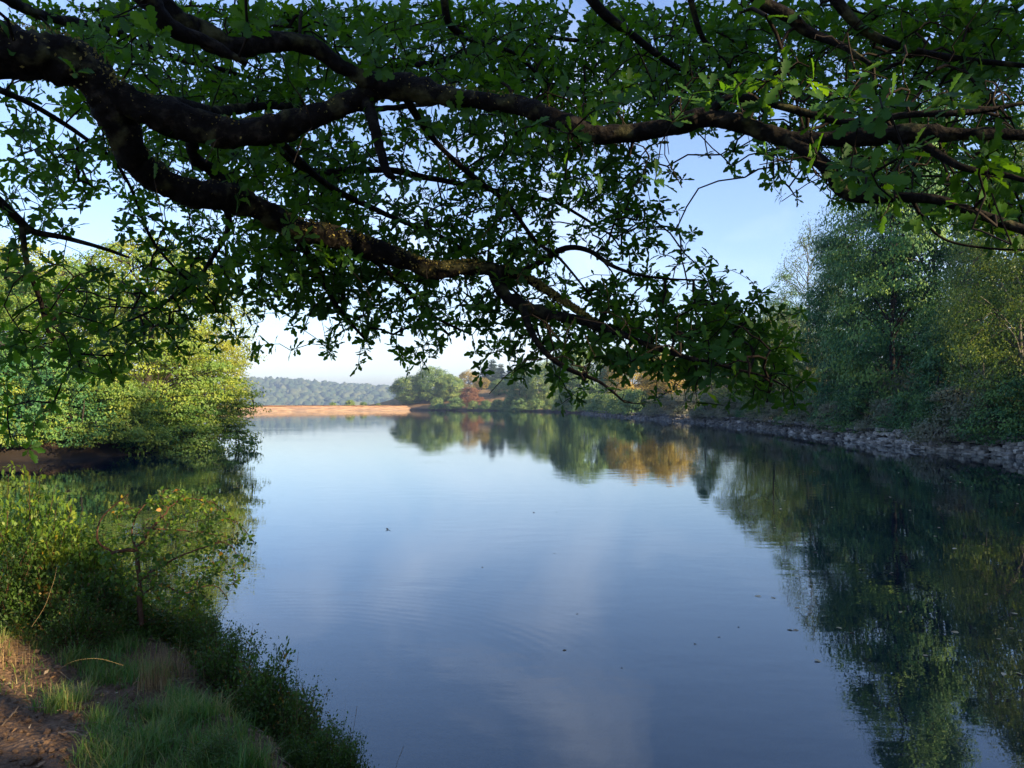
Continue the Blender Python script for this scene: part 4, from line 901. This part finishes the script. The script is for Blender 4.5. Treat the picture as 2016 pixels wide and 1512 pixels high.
LT = unit(LT); LN = unit(LN - LT * (LN * LT).sum(1, keepdims=True)); LSd = np.cross(LT, LN)
pxl = 1008 + LP[:, 0] / np.maximum(LP[:, 1], .1) * F; pyl = HOR - (LP[:, 2] - CH) / np.maximum(LP[:, 1], .1) * F
seen = (LP[:, 1] > 1) & (pxl > 20) & (pxl < 1990) & (pyl > 20) & (pyl < 900)
close_or_carved = (np.linalg.norm(LP - [0, 0, CH], axis=1) < 1.6) | in_shaft(LP + LT * LS[:, None] * .5, 0.05)  # also drops oak leaves standing on the carved sun lines
seen &= ~close_or_carved
score = np.where(seen, LS / np.maximum(LP[:, 1], .1) * np.abs(LN[:, 1] * 0.8 + 0.35), 0)
rank = np.argsort(-score)[:300]; solo_m = np.zeros(len(LP), bool); solo_m[rank] = True
oak = put('oak_tree', None, loc=(-5.6, 2.4, zg(-5.6, 2.4))); tag(oak, 'old oak whose dark limbs and leafy boughs hang over the near water', 'oak tree')
oz = np.array(oak.location)
def leaf_mesh(sel, tpl):
    V, Q = tpl; n = len(sel)
    X = LSd[sel][:, None] * V[None, :, 0:1] + LT[sel][:, None] * V[None, :, 1:2] + LN[sel][:, None] * V[None, :, 2:3]
    X = LP[sel][:, None] + X * LS[sel][:, None, None] - oz
    QQ = (Q[None] + (np.arange(n) * len(V))[:, None, None]).reshape(-1, 4)
    return mesh_from('leaves', X.reshape(-1, 3), QQ, mat=M['oak_leaf'], rnd=np.repeat(LR[sel], len(Q)))
farl = (LP[:, 1] > 4.4) | ~seen
s1 = np.where(~solo_m & ~farl & ~close_or_carved)[0]; s2 = np.where(~solo_m & farl & ~close_or_carved)[0]
o = put('foliage', leaf_mesh(s1, LH), oak); o['kind'] = 'stuff'
o = put('outer_foliage', leaf_mesh(s2, LLo), oak); o['kind'] = 'stuff'; o['label'] = 'smaller looking leaves of the boughs farther out'
tm = []
for k in range(5):
    V, Q = LH; V = V.copy(); V[:, 2] += 0.12 * np.sin(V[:, 1] * 5 + k) * (k % 3 - 1) + V[:, 0] * 0.2 * (k - 2) * 0.3; V[:, 0] *= 1 + 0.12 * (k - 2) * 0.5
    tm.append(mesh_from('leaf', V, Q, mat=M['oak_leaf'], rnd=np.full(len(Q), 0.25 + 0.11 * k)))
for i in rank:
    mt = Matrix.Identity(4)
    for a_ in range(3):
        mt[a_][0] = LSd[i][a_] * LS[i]; mt[a_][1] = LT[i][a_] * LS[i]; mt[a_][2] = LN[i][a_] * LS[i]; mt[a_][3] = LP[i][a_] - oz[a_]
    o = put('leaf', tm[int(i) % 5], oak); o.matrix_local = mt
TA.V = [v - oz for v in TA.V]
o = put('twigs', TA.mesh('twigs', M['twig'], True), oak); o['kind'] = 'stuff'
for k, q in paths.items():
    B = Acc(); q2 = q.copy()
    rad = q2[:, 3] * (1 + (fbm(q2[:, :3], 3.0, 2, 2) - 0.5) * 0.45)
    big_ = q2[:, 3].max() > 0.035
    if big_:
        # finer rings with knobbly bark
        tq = np.linspace(0, len(q2) - 1, len(q2) * 4); ii = np.arange(len(q2))
        P_ = np.stack([np.interp(tq, ii, q2[:, c]) for c in range(3)], 1); rr_ = np.interp(tq, ii, rad); sd = 18
        B.tube(P_, rr_, sd); V = B.V[0].reshape(len(P_), sd, 3); cen = P_[:, None]
        off = (fbm(V, 16.0, 3, 4) - 0.5) * 0.75 + (fbm(V, 5.0, 3, 2) - 0.5) * 0.45 - 0.05
        B.V[0] = (cen + (V - cen) * (1 + off[..., None])).reshape(-1, 3)
    else: B.tube(q2[:, :3], rad, 7)
    B.V = [v - oz for v in B.V]
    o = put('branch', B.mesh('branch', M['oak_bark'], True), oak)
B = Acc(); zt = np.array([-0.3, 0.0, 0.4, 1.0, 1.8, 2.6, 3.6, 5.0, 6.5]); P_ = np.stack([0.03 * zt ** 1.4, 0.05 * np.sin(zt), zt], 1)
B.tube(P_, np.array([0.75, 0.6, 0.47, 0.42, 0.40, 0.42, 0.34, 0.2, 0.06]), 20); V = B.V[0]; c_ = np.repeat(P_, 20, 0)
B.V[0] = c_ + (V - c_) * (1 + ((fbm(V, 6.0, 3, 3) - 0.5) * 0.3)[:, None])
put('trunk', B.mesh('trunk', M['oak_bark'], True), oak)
# moss and lichen crusts on the limbs
MA = Acc()
def moss(path, t0, t1, n, side=1.0, sz=0.018):
    q = paths[path]; i0, i1 = int(t0 * (len(q) - 1)), int(t1 * (len(q) - 1))
    for _ in range(n):
        f = g.uniform(i0, i1); i = int(f); w_ = f - i; c = q[i] * (1 - w_) + q[min(i + 1, len(q) - 1)] * w_
        tn = unit(q[min(i + 1, len(q) - 1), :3] - q[max(i - 1, 0), :3]); a_ = unit(np.cross(tn, [0, 0, 1.0])); b_ = np.cross(a_, tn)
        th = g.normal(pi * 0.5, 1.0) * side
        nn = a_ * math.cos(th) + b_ * math.sin(th); p = c[:3] + nn * c[3] * g.uniform(0.95, 1.08)
        L_ = sz * g.uniform(0.5, 1.4)
        V = leaf_quads(p[None], (nn * 0.3 + g.normal(0, 0.7, 3))[None], (nn + g.normal(0, 0.6, 3))[None], [L_], [L_ * 0.6]) - oz
        MA.add(V, Q=[(0, 1, 2, 3)], r=g.random())
moss('lower', 0.55, 0.98, 1500, 1.0, 0.020); moss('lichen', 0.1, 1.0, 1500, 1.0, 0.032); moss('lower', 0.0, 0.55, 700, 1.0, 0.014); moss('upper', 0.0, 0.5, 900, 1.0, 0.014); moss('main', 0.0, 1.0, 900, 1.0, 0.018)
o = put('moss', MA.mesh('moss', M['moss']), oak); o['kind'] = 'stuff'
print('oak leaves', len(LP), 'attractors', len(att))

# ------------------------------------------------------------------ plants of the near bank
def bush_meshes(seed, nst=70, lpst=55, leaf=0.05, leafm='bilberry', up=1.0, spread=1.0):
    g = np.random.default_rng(seed); A = Acc(); P, Tn, Nn, Ls, Rr = [], [], [], [], []
    for k in range(nst):
        a = g.uniform(0, 2 * pi); e = g.uniform(0.15, 1.45); L_ = g.uniform(0.65, 1.08)
        d = np.array([math.cos(a) * math.cos(e) * spread, math.sin(a) * math.cos(e) * spread, math.sin(e) * up])
        b = np.array([g.normal(0, .13), g.normal(0, .13), -0.1])
        pts = smooth_path([b, b + d * L_ * 0.5 + g.normal(0, .05, 3) + [0, 0, .07], b * .4 + d * L_ + g.normal(0, .06, 3)], 4)
        A.tube(pts, np.linspace(0.011, 0.003, len(pts)), 3)
        rs_ = g.uniform(0, .5)
        for j in range(lpst):
            f = g.uniform(0.25, 1.0) ** 0.7 * (len(pts) - 1); i = min(int(f), len(pts) - 2); w_ = f - i
            c = pts[i] * (1 - w_) + pts[i + 1] * w_
            o_ = g.normal(0, 0.075, 3); P.append(c + o_); Tn.append(o_ * 12 + d + [0, 0, -.1]); Nn.append(np.array([0, 0, .8]) + g.normal(0, .6, 3)); Ls.append(leaf * g.uniform(.6, 1.35)); Rr.append(np.clip(rs_ + g.uniform(0, .5), 0, 1) if g.random() > .012 else 1.0)
    P, Tn, Nn, Ls, Rr = map(np.array, (P, Tn, Nn, Ls, Rr))
    V = leaf_quads(P, Nn, Tn, Ls, Ls * 0.6)
    return A.mesh('stems', M['sapling_bark']), mesh_from('foliage', V, np.arange(len(V)).reshape(-1, 4), mat=M[leafm], rnd=Rr)
BB = {'a': bush_meshes(31, 85, 85, 0.055), 'b': bush_meshes(32, 80, 80, 0.06), 'c': bush_meshes(33, 95, 75, 0.05, up=1.1), 'y': bush_meshes(34, 85, 85, 0.06, 'sunny_leaf')}
def near_bush(kind, px, pyt, D, r, label, hs=None, k=0):
    x = (px - 1008) / F * D; zt = CH - (pyt - HOR) / F * D; zb = zg(x, D)
    h = max(zt - zb, 0.15)
    o = put('bush', None, loc=(x, D, zb), rot=(0, 0, k * 1.37), scl=(r, r, h * 1.0)); tag(o, label, 'bush', 'bushes on the near bank')
    a, b = BB[kind]; put('stems', a, o); put('foliage', b, o)
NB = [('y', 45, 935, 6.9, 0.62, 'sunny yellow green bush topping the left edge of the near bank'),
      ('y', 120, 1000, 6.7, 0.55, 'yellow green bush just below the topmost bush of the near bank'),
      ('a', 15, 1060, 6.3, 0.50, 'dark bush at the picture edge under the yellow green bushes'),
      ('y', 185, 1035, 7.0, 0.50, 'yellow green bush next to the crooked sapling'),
      ('b', 100, 1100, 6.3, 0.46, 'dark shaded bush in the middle of the bank thicket'),
      ('a', 215, 1115, 6.6, 0.46, 'dark bush at the sapling\'s foot, thicket side'),
      ('c', 165, 1165, 6.1, 0.36, 'low dark bush over the leaf littered hollow'),
      ('b', 300, 1165, 6.9, 0.44, 'leafy bush right under the crooked sapling'),
      ('y', 365, 1160, 7.1, 0.42, 'olive green bush leaning to the water under the sapling'),
      ('c', 405, 1205, 6.7, 0.36, 'bush on the water edge just above the biggest dark shrub'),
      ('c', 455, 1240, 6.1, 0.40, 'dark shrub against the water, upper one of the row'),
      ('a', 520, 1272, 5.6, 0.44, 'biggest dark small leaved shrub hanging over the water edge'),
      ('c', 520, 1330, 5.45, 0.30, 'dark shrub above the patch of fallen leaves'),
      ('c', 585, 1350, 5.3, 0.34, 'dark shrub against the water below the biggest one'),
      ('b', 640, 1415, 5.0, 0.28, 'small green shrub at the lower water edge'),
      ('a', 688, 1438, 4.85, 0.24, 'last small shrub at the lower corner of the bank'),
      ('b', 590, 1430, 4.8, 0.18, 'low green sprigs between grass tuft and lower shrubs'),
      ('c', 420, 1470, 4.1, 0.20, 'low green sprigs at the lower picture edge')]
for i, (k, px, pyt, D, r, lb) in enumerate(NB): near_bush(k, px, pyt, D, r, lb, k=i)

# crooked young birch by the water
SP = {'trunk': W3([(284, 1225, 6.55, 11), (280, 1175, 6.5, 10), (280, 1130, 6.5, 9), (273, 1082, 6.5, 8)]),
      'arm': W3([(273, 1082, 6.5, 8), (245, 1082, 6.4, 7), (216, 1092, 6.35, 6)]),
      'b1': W3([(230, 1088, 6.4, 4), (196, 1062, 6.35, 4), (206, 1015, 6.35, 3), (255, 972, 6.3, 2)]),
      'b2': W3([(273, 1082, 6.5, 7), (296, 1046, 6.5, 5), (322, 1018, 6.5, 4), (352, 985, 6.55, 3), (410, 985, 6.6, 2), (462, 1020, 6.6, 1.6), (503, 1066, 6.6, 1.2)]),
      'b3': W3([(281, 1140, 6.5, 6), (340, 1102, 6.45, 4), (392, 1080, 6.4, 3), (448, 1066, 6.4, 2), (478, 1105, 6.4, 1.2)]),
      'b4': W3([(282, 1170, 6.5, 5), (322, 1148, 6.6, 4), (362, 1165, 6.65, 3), (424, 1150, 6.7, 2), (452, 1180, 6.7, 1.4), (430, 1212, 6.7, 1)]),
      'b5': W3([(275, 1090, 6.5, 4), (262, 1040, 6.6, 3), (290, 990, 6.65, 2), (330, 962, 6.7, 1.4)]),
      'b6': W3([(300, 1040, 6.5, 4), (350, 1042, 6.6, 3), (410, 1048, 6.65, 2), (470, 1062, 6.7, 1.4)])}
g = np.random.default_rng(55)
SPs = {k: smooth_path(v, 4, 0.004) for k, v in SP.items()}
nd = np.concatenate([v[2:, :3] for k, v in SPs.items() if k != 'trunk'])
sap = put('birch_sapling', None, loc=tuple(at(284, 1225, 6.55))); tag(sap, 'crooked young birch with yellowing leaves leaning over the water', 'sapling')
sz_ = np.array(sap.location); ST = Acc(); P, Tn, Nn, Ls, Rr = [], [], [], [], []
for k in range(400):
    a = g.uniform(0, 2 * pi); rr_ = math.sqrt(g.random())
    px, py = 348 + 150 * rr_ * math.cos(a), 1082 + 122 * rr_ * math.sin(a)
    if px > 420 and py > 1180 and g.random() < 0.6: continue
    p = at(px, py, 6.5 + g.normal(0, 0.22))
    b = nd[((nd - p) ** 2).sum(1).argmin()]; m_ = (b + p) / 2 + g.normal(0, .01, 3)
    ST.tube(np.array([b, m_, p]) - sz_, [0.0028, 0.002, 0.001], 3)
    n_ = g.integers(5, 9); d = unit(p - b); nd = np.vstack([nd, m_, p])
    for j in range(n_):
        f = g.random(); c = b * (1 - f) + p * f; v = unit(g.normal(0, 1, 3) + [0, 0, -.5])
        P.append(c + v * 0.02); Tn.append(v); Nn.append(np.array([0, -0.3, .5]) + g.normal(0, .6, 3)); Ls.append(g.uniform(.028, .046)); Rr.append(np.clip(g.beta(2, 2) if g.random() > 0.03 else 1, 0, 1))
P, Tn, Nn, Ls, Rr = map(np.array, (P, Tn, Nn, Ls, Rr)); Tn = unit(Tn); Nn = unit(Nn - Tn * (Nn * Tn).sum(1, keepdims=True)); Sd = np.cross(Tn, Nn)
bv_ = np.array([(0, 0, 0), (-.34, .28, .06), (0, .3, 0), (.34, .28, .06), (-.26, .62, .05), (0, .65, -.02), (.26, .62, .05), (0, 1, -.06)])
bq_ = np.array([(0, 2, 1, 1), (0, 3, 2, 2)]); BQ = [(1, 2, 5, 4), (2, 3, 6, 5)]; BT = [(0, 2, 1), (0, 3, 2), (4, 5, 7), (5, 6, 7)]
order = np.argsort(-Ls * np.abs(Nn[:, 1])); solo_ = order[:300]; rest = order[300:]
lv = []
for k in range(4):
    v = bv_.copy(); v[:, 0] *= 1 + .1 * (k - 1.5); v[:, 2] += .05 * k * v[:, 1] ** 2
    lv.append(mesh_from('leaf', v, BQ, BT, M['sapling_leaf'], rnd=np.full(6, [0.3, 0.5, 0.7, 0.95][k])))
for i in solo_:
    mt = Matrix.Identity(4)
    for a_ in range(3): mt[a_][0] = Sd[i][a_] * Ls[i]; mt[a_][1] = Tn[i][a_] * Ls[i]; mt[a_][2] = Nn[i][a_] * Ls[i]; mt[a_][3] = P[i][a_] - sz_[a_]
    vi = 3 if Rr[i] > .97 else int(i) % 3
    put('leaf', lv[vi], sap).matrix_local = mt
LA = Acc()
for i in rest: LA.add(P[i] - sz_ + (bv_[:, 0:1] * Sd[i] + bv_[:, 1:2] * Tn[i] + bv_[:, 2:3] * Nn[i]) * Ls[i], BQ, BT, r=float(Rr[i]))
put('foliage', LA.mesh('foliage', M['sapling_leaf']), sap)['kind'] = 'stuff'
put('twigs', ST.mesh('twigs', M['sapling_bark']), sap)['kind'] = 'stuff'
for k, v in SPs.items():
    B = Acc(); B.tube(v[:, :3] - sz_, v[:, 3], 7); put('trunk' if k == 'trunk' else 'branch', B.mesh('branch', M['sapling_bark'], True), sap)

# grass, litter and clods
def blades(n, pos, hgt, wid, lean=0.5, g=g, seg=3, dirs=None):
    """curved tapering blades; pos (n,3), hgt (n)"""
    a = g.uniform(0, 2 * pi, n) if dirs is None else dirs; d = np.stack([np.cos(a), np.sin(a), a * 0], 1)
    s_ = np.stack([-d[:, 1], d[:, 0], a * 0], 1); ln_ = lean * g.uniform(0.2, 1.4, n)
    V = []
    for k in range(seg + 1):
        t = k / seg; w = wid * (1 - t * 0.92)
        c = pos + d * (hgt * ln_ * t * t)[:, None] + np.array([0, 0, 1.0]) * (hgt * (t - 0.28 * ln_ * t * t))[:, None]
        V += [c - s_ * w[:, None] / 2, c + s_ * w[:, None] / 2]
    V = np.stack(V, 1); m = 2 * (seg + 1)
    q = np.array([(2 * k, 2 * k + 1, 2 * k + 3, 2 * k + 2) for k in range(seg)])
    return V.reshape(-1, 3), (q[None] + (np.arange(n) * m)[:, None, None]).reshape(-1, 4), seg
g = np.random.default_rng(91)
tuft_px = [(235, 1340, 70, 420), (190, 1420, 50, 200), (330, 1400, 60, 420), (380, 1410, 50, 420), (270, 1490, 70, 420), (350, 1480, 60, 420), (420, 1500, 60, 300), (130, 1380, 45, 260), (200, 1290, 60, 300), (60, 1255, 60, 300), (20, 1235, 50, 200), (110, 1250, 55, 260),
           (560, 1440, 50, 330), (600, 1470, 50, 330), (640, 1490, 50, 300), (500, 1490, 60, 200), (150, 1200, 70, 240), (250, 1240, 60, 160), (460, 1440, 40, 90), (300, 1440, 60, 200), (230, 1500, 60, 200)]
def ground_at(px, py):
    D = 3.0
    for _ in range(12):
        x = (px - 1008) / F * D; D = D * .5 + .5 * (CH - zg(x, D)) * F / (py - HOR)
    return (px - 1008) / F * D, D
GP, GH, GR = [], [], []
for px, py, rad_, n in tuft_px:
    cx_, cy_ = ground_at(px, py); ns_ = max(int(n / 55), 2)
    for _ in range(ns_):
        tx, ty = cx_ + g.normal(0, rad_ / F * cy_ * .55), cy_ + g.normal(0, rad_ / F * cy_ * .8); m_ = int(n * 2.4 / ns_)
        xx = tx + g.normal(0, 0.055, m_); yy = ty + g.normal(0, 0.055, m_); GP.append(np.stack([xx, yy], 1)); GH.append(g.uniform(0.05, 0.19, m_) * g.uniform(.7, 1.15)); GR.append(np.clip(g.uniform(0, .4) + g.uniform(0, .5, m_) + (g.random(m_) < .08) * .5, 0, 1))
# thin grass all over the near bank
xx = g.uniform(-9, 0.2, 26000); yy = g.uniform(2.2, 9.5, 26000); dd = shore_dist(xx, yy)
pn = fbm(np.stack([xx, yy, xx * 0], -1), 1.3, 7, 3)
bare = np.exp(-(((xx + 2.75) / .75) ** 2 + ((yy - 4.25) / .55) ** 2)) + np.exp(-(((xx + 2.2) / 1.1) ** 2 + ((yy - 3.2) / .5) ** 2))
ok = (dd > 0.12) & (pn > 0.50) & (g.random(len(xx)) > bare * 3)
GP.append(np.stack([xx[ok], yy[ok]], 1)); GH.append(g.uniform(0.03, 0.12, ok.sum())); GR.append(np.clip(g.uniform(0, 1, ok.sum()), 0, 1))
GPa = np.concatenate(GP); GHa = np.concatenate(GH); GRa = np.concatenate(GR)
kk = shore_dist(GPa[:, 0], GPa[:, 1]) > 0.05; GPa, GHa, GRa = GPa[kk], GHa[kk], GRa[kk]
zz_ = height(GPa[:, 0], GPa[:, 1]) - 0.01
V, Q, sg = blades(len(GPa), np.column_stack([GPa, zz_]), GHa, 0.0062 * g.uniform(.7, 1.5, len(GPa)), 0.75, g)
gr = put('grass', mesh_from('grass', V, Q, mat=M['grass'], rnd=np.repeat(GRa, sg))); tag(gr, 'soft green grass growing in tufts over the near bank', 'grass', kind='stuff')

# leaf litter, bits of twig and dead stems
n = 11000; xx = g.uniform(-7, 0.3, n); yy = g.uniform(2.3, 9.0, n); dd = shore_dist(xx, yy)
pn = fbm(np.stack([xx, yy, xx * 0], -1), 1.1, 40, 3); bare = np.exp(-(((xx + 2.75) / .6) ** 2 + ((yy - 4.2) / .45) ** 2))
ok = (dd > 0.02) & (pn > 0.46) & (g.random(n) > bare * 0.8); xx, yy = xx[ok], yy[ok]; n = len(xx)
C_ = np.stack([xx, yy, height(xx, yy) + 0.012], 1)
s_ = g.uniform(0.018, 0.062, n); V = leaf_quads(C_, np.array([0, 0, 1.0]) + g.normal(0, .38, (n, 3)), np.stack([g.normal(0, 1, n), g.normal(0, 1, n), g.normal(0, .2, n)], 1), s_, s_ * g.uniform(.2, .6, n))
li = put('leaf_litter', mesh_from('leaf_litter', V, np.arange(len(V)).reshape(-1, 4), mat=M['litter'], rnd=g.uniform(0, 1, n))); tag(li, 'brown fallen leaves and crumbs of bark littering the near bank', 'leaf litter', kind='stuff')
SA2 = Acc()
for _ in range(420):
    x, y = g.uniform(-5, -0.4), g.uniform(2.7, 8)
    if shore_dist(np.array([x]), np.array([y]))[0] < 0.05: continue
    a = g.uniform(0, pi); L_ = g.uniform(.04, .22); p0 = np.array([x, y, zg(x, y) + .012]); x2, y2 = x + L_ * math.cos(a), y + L_ * math.sin(a); p1 = np.array([x2, y2, zg(x2, y2) + .018 + g.uniform(0, .03)])
    SA2.tube([p0, (p0 + p1) / 2 + g.normal(0, .006, 3), p1], g.uniform(.0012, .0035), 4)
tw = put('fallen_twigs', SA2.mesh('fallen_twigs', M['dead_wood'])); tag(tw, 'thin dead twigs and stems lying over the near bank', 'twigs', kind='stuff')
# crumbled clods in the bare earth
CA = Acc(); bmx = bmesh.new(); bmesh.ops.create_icosphere(bmx, subdivisions=1, radius=1); iv = np.array([v.co[:] for v in bmx.verts]); it_ = np.array([[v.index for v in f.verts] for f in bmx.faces]); bmx.free()
for k in range(900):
    x, y = (-2.75 + g.normal(0, .6), 4.25 + g.normal(0, .5)) if k < 520 else (g.uniform(-4, -1), g.uniform(2.8, 6))
    if shore_dist(np.array([x]), np.array([y]))[0] < 0.05: continue
    s_ = abs(g.normal(0, .011)) + .004; CA.add(iv * (1 + g.uniform(-.3, .3, (len(iv), 1))) * s_ * np.array([1, 1, .7]) + [x, y, zg(x, y) + s_ * .2], T=it_)
cl = put('soil_crumbs', CA.mesh('soil_crumbs', M['ground'], True)); tag(cl, 'crumbs and clods of dry brown earth on the bare patch', 'soil', kind='stuff')

# clumps of dry straw coloured grass
def clump(px, py, n, h, spread, label, name='dry_grass', cat='dry grass', mat='dry_grass', lean=.35, wid=.0035):
    cx_, cy_ = ground_at(px, py); xx = g.normal(0, spread, n); yy = g.normal(0, spread, n)
    pos = np.stack([xx, yy, height(cx_ + xx, cy_ + yy) - zg(cx_, cy_) - .01], 1)
    V, Q, sg = blades(n, pos, h * g.uniform(.4, 1.1, n), wid * g.uniform(.6, 1.4, n), lean, g, 4)
    o = put(name, mesh_from(name, V, Q, mat=M[mat], rnd=np.repeat(g.uniform(0, 1, n), sg)), loc=(cx_, cy_, zg(cx_, cy_))); tag(o, label, cat)
    return o
clump(310, 1345, 170, 0.30, 0.05, 'straw coloured grass clump standing beside the dark shrubs')
clump(345, 1315, 120, 0.26, 0.07, 'thin brown dried grass clump behind the straw coloured one')
clump(385, 1250, 150, 0.22, 0.09, 'reddish brown dead grass under the leaning olive bush')
clump(15, 1290, 120, 0.16, 0.07, 'sunlit golden grass clump over the bare earth at the edge')
clump(660, 1470, 60, 0.34, 0.07, 'wiry grass clump standing out against the water at the lower edge', lean=.6, wid=.002)
clump(590, 1440, 45, 0.36, 0.06, 'thin arching grass stems between the lower shrubs and the water', lean=.7, wid=.002)
clump(60, 1240, 40, 0.55, 0.10, 'long pale grass stems arching over the dark low bush', lean=.7, wid=.003)
clump(705, 1512, 40, 0.10, 0.05, 'dark wiry sprigs at the very corner of the near bank', mat='grass', lean=.8, wid=.003)

def stalk(rows, label, head=True, mat='dry_grass', r0=0.0013):
    P_ = smooth_path(W3([(a, b, c, 1) for a, b, c in rows])[:, :3], 5); base = P_[0].copy(); B = Acc()
    B.tube(P_ - base, np.linspace(r0, r0 * .5, len(P_)), 4)
    o = put('grass_stalk', None, loc=tuple(base)); tag(o, label, 'grass stalk'); put('stem', B.mesh('stem', M[mat]), o)
    if head:
        Hh = Acc(); tip = P_[-1] - base; dr = unit(P_[-1] - P_[-2])
        for k in range(16):
            c = tip - dr * 0.004 * k; V = leaf_quads(c[None], g.normal(0, 1, (1, 3)), (dr + g.normal(0, .35, 3))[None], [.011], [.004]); Hh.add(V, Q=[(0, 1, 2, 3)], r=g.random())
        put('seed_head', Hh.mesh('seed_head', M[mat]), o)
stalk([(438, 1428, 4.75), (455, 1385, 4.75), (478, 1345, 4.75), (502, 1308, 4.75)], 'single straw stalk leaning in front of the biggest dark shrub')
stalk([(590, 1420, 5.0), (589, 1370, 5.0), (588, 1320, 5.0), (591, 1280, 5.0)], 'tallest thin upright grass stalk standing against the water')
stalk([(696, 1455, 4.8), (700, 1425, 4.8), (706, 1385, 4.8)], 'short stalk with a brown tip over the lower water', True)
stalk([(780, 1515, 4.75), (785, 1492, 4.78), (797, 1462, 4.8)], 'lone stalk rising from the water edge past the last shrub')
stalk([(70, 1230, 5.2), (95, 1190, 5.2), (112, 1140, 5.25), (118, 1110, 5.3)], 'slanting straw stalk in front of the dark low bush')
stalk([(250, 1305, 4.8), (200, 1292, 4.7), (150, 1298, 4.6), (118, 1320, 4.5)], 'straw stalk lying nearly flat over the green grass', False)

def stick(pa, pb, r, label, cat='stick', bend=0.01):
    a = np.array([*ground_at(*pa), 0]); b = np.array([*ground_at(*pb), 0]); a[2] = zg(a[0], a[1]) + r; b[2] = zg(b[0], b[1]) + r
    m_ = (a + b) / 2 + [0, bend, .01]; B = Acc(); P_ = smooth_path([a, m_, b], 5, .002); B.tube(P_ - a, r * np.linspace(1, .6, len(P_)), 7)
    o = put('stick', B.mesh('stick', M['dead_wood'], True), loc=tuple(a)); tag(o, label, cat)
stick((125, 1438), (182, 1446), .008, 'short brown stick lying on the bare soil near the pale leaf')
stick((336, 1334), (368, 1346), .006, 'pale broken stick lying under the straw coloured grass')
stick((28, 1408), (44, 1398), .006, 'pale splinter lying on the edge of the sunlit soil')
# bent pale leaf and pebbles
x, y = ground_at(209, 1440); V, Q = LH
lf = put('fallen_leaf', mesh_from('fallen_leaf', V * np.array([1.1, 1, 1]), Q, mat=M['float'], rnd=np.full(len(Q), .9)), loc=(x, y, zg(x, y) + .02), rot=(R(35), R(12), R(205)), scl=.05); tag(lf, 'pale green white fallen leaf lying upright on the brown soil', 'leaf')
for px, py, s_, lb in [(252, 1437, .018, 'flat tan pebble beside the pale fallen leaf'), (265, 1419, .013, 'whitish pebble behind the pale fallen leaf'), (535, 1455, .011, 'small pebble among leaves at the lower shrubs'), (202, 1466, .008, 'small grey pebble in the trodden soil')]:
    x, y = ground_at(px, py); bm = bmesh.new(); bmesh.ops.create_icosphere(bm, subdivisions=2, radius=1)
    for v in bm.verts: v.co *= 1 + (vnoise(np.array(v.co)[None], 1.6, px)[0] - .5) * .7
    me = bpy.data.meshes.new('pebble'); bm.to_mesh(me); bm.free(); me.materials.append(M['stone']); me.polygons.foreach_set('use_smooth', [True] * len(me.polygons))
    tag(put('pebble', me, loc=(x, y, zg(x, y) + s_ * .35), scl=(s_ * 1.3, s_, s_ * .6)), lb, 'pebble')

# leaves afloat
fl = [mesh_from('floating_leaf', bv_ * np.array([.9, 1, .5]) - [0, .5, 0], BQ, BT, M[m_], rnd=np.full(6, r_)) for m_, r_ in (('float', .2), ('float', .8), ('float_dark', .2), ('float_dark', .8))]
g = np.random.default_rng(123)
for k in range(62):
    px = g.uniform(1480, 2010); py = g.choice([g.uniform(905, 1010), g.uniform(1000, 1260), g.uniform(1200, 1490)], p=[.45, .45, .10])
    if py < 870 + (px - 1500) * .11 + 22: continue
    D = CH * F / (py - HOR)
    tag(put('floating_leaf', fl[k % 2], loc=((px - 1008) / F * D, D, .004), rot=(R(g.normal(0, 8)), R(g.normal(0, 8)), g.uniform(0, 6)), scl=g.uniform(.05, .11)), 'pale fallen leaf afloat on the dark reflection of the trees', 'leaf', 'pale leaves floating under the right bank trees')
for k in range(16):
    px = g.uniform(880, 1480); py = g.uniform(1000, 1330) if g.random() < .8 else g.uniform(880, 1000); D = CH * F / (py - HOR)
    tag(put('floating_leaf', fl[2 + k % 2], loc=((px - 1008) / F * D, D, .004), rot=(R(g.normal(0, 12)), R(g.normal(0, 12)), g.uniform(0, 6)), scl=g.uniform(.02, .05)), 'tiny dark leaf afloat on the bright open water', 'leaf', 'dark leaves floating on the open water')
D = CH * F / (1042 - HOR); o = put('floating_sprig', None, loc=((765 - 1008) / F * D, D, .005)); tag(o, 'small brown sprig of leaves afloat alone in the middle of the bright water', 'sprig')
for a in (0.2, 2.2, 3.9): put('leaf', fl[2 + int(a > 1)], o, loc=(.035 * math.cos(a), .035 * math.sin(a), .01), rot=(R(25), R(-10), a - pi / 2), scl=.075)

# ------------------------------------------------------------------ hazy air
bm = bmesh.new(); bmesh.ops.create_cube(bm, size=1.0)
me = bpy.data.meshes.new('haze'); bm.to_mesh(me); bm.free()
hz = put('haze', me, loc=(-600, 2100, 54), scl=(4700, 4800, 120)); tag(hz, kind='stuff', label='thin morning haze filling the air over the lake')
m, t, N, K = new_mat('haze'); v = N('ShaderNodeVolumePrincipled'); v.inputs['Color'].default_value = (0.30, 0.41, 0.62, 1); v.inputs['Density'].default_value = 0.00042; v.inputs['Anisotropy'].default_value = 0.0
o = N('ShaderNodeOutputMaterial'); K(v.outputs[0], o.inputs['Volume']); me.materials.append(m); hz.display_type = 'WIRE'
print('TRIS', sum(len(m_.loops) - 2 * len(m_.polygons) for m_ in bpy.data.meshes if m_.users))
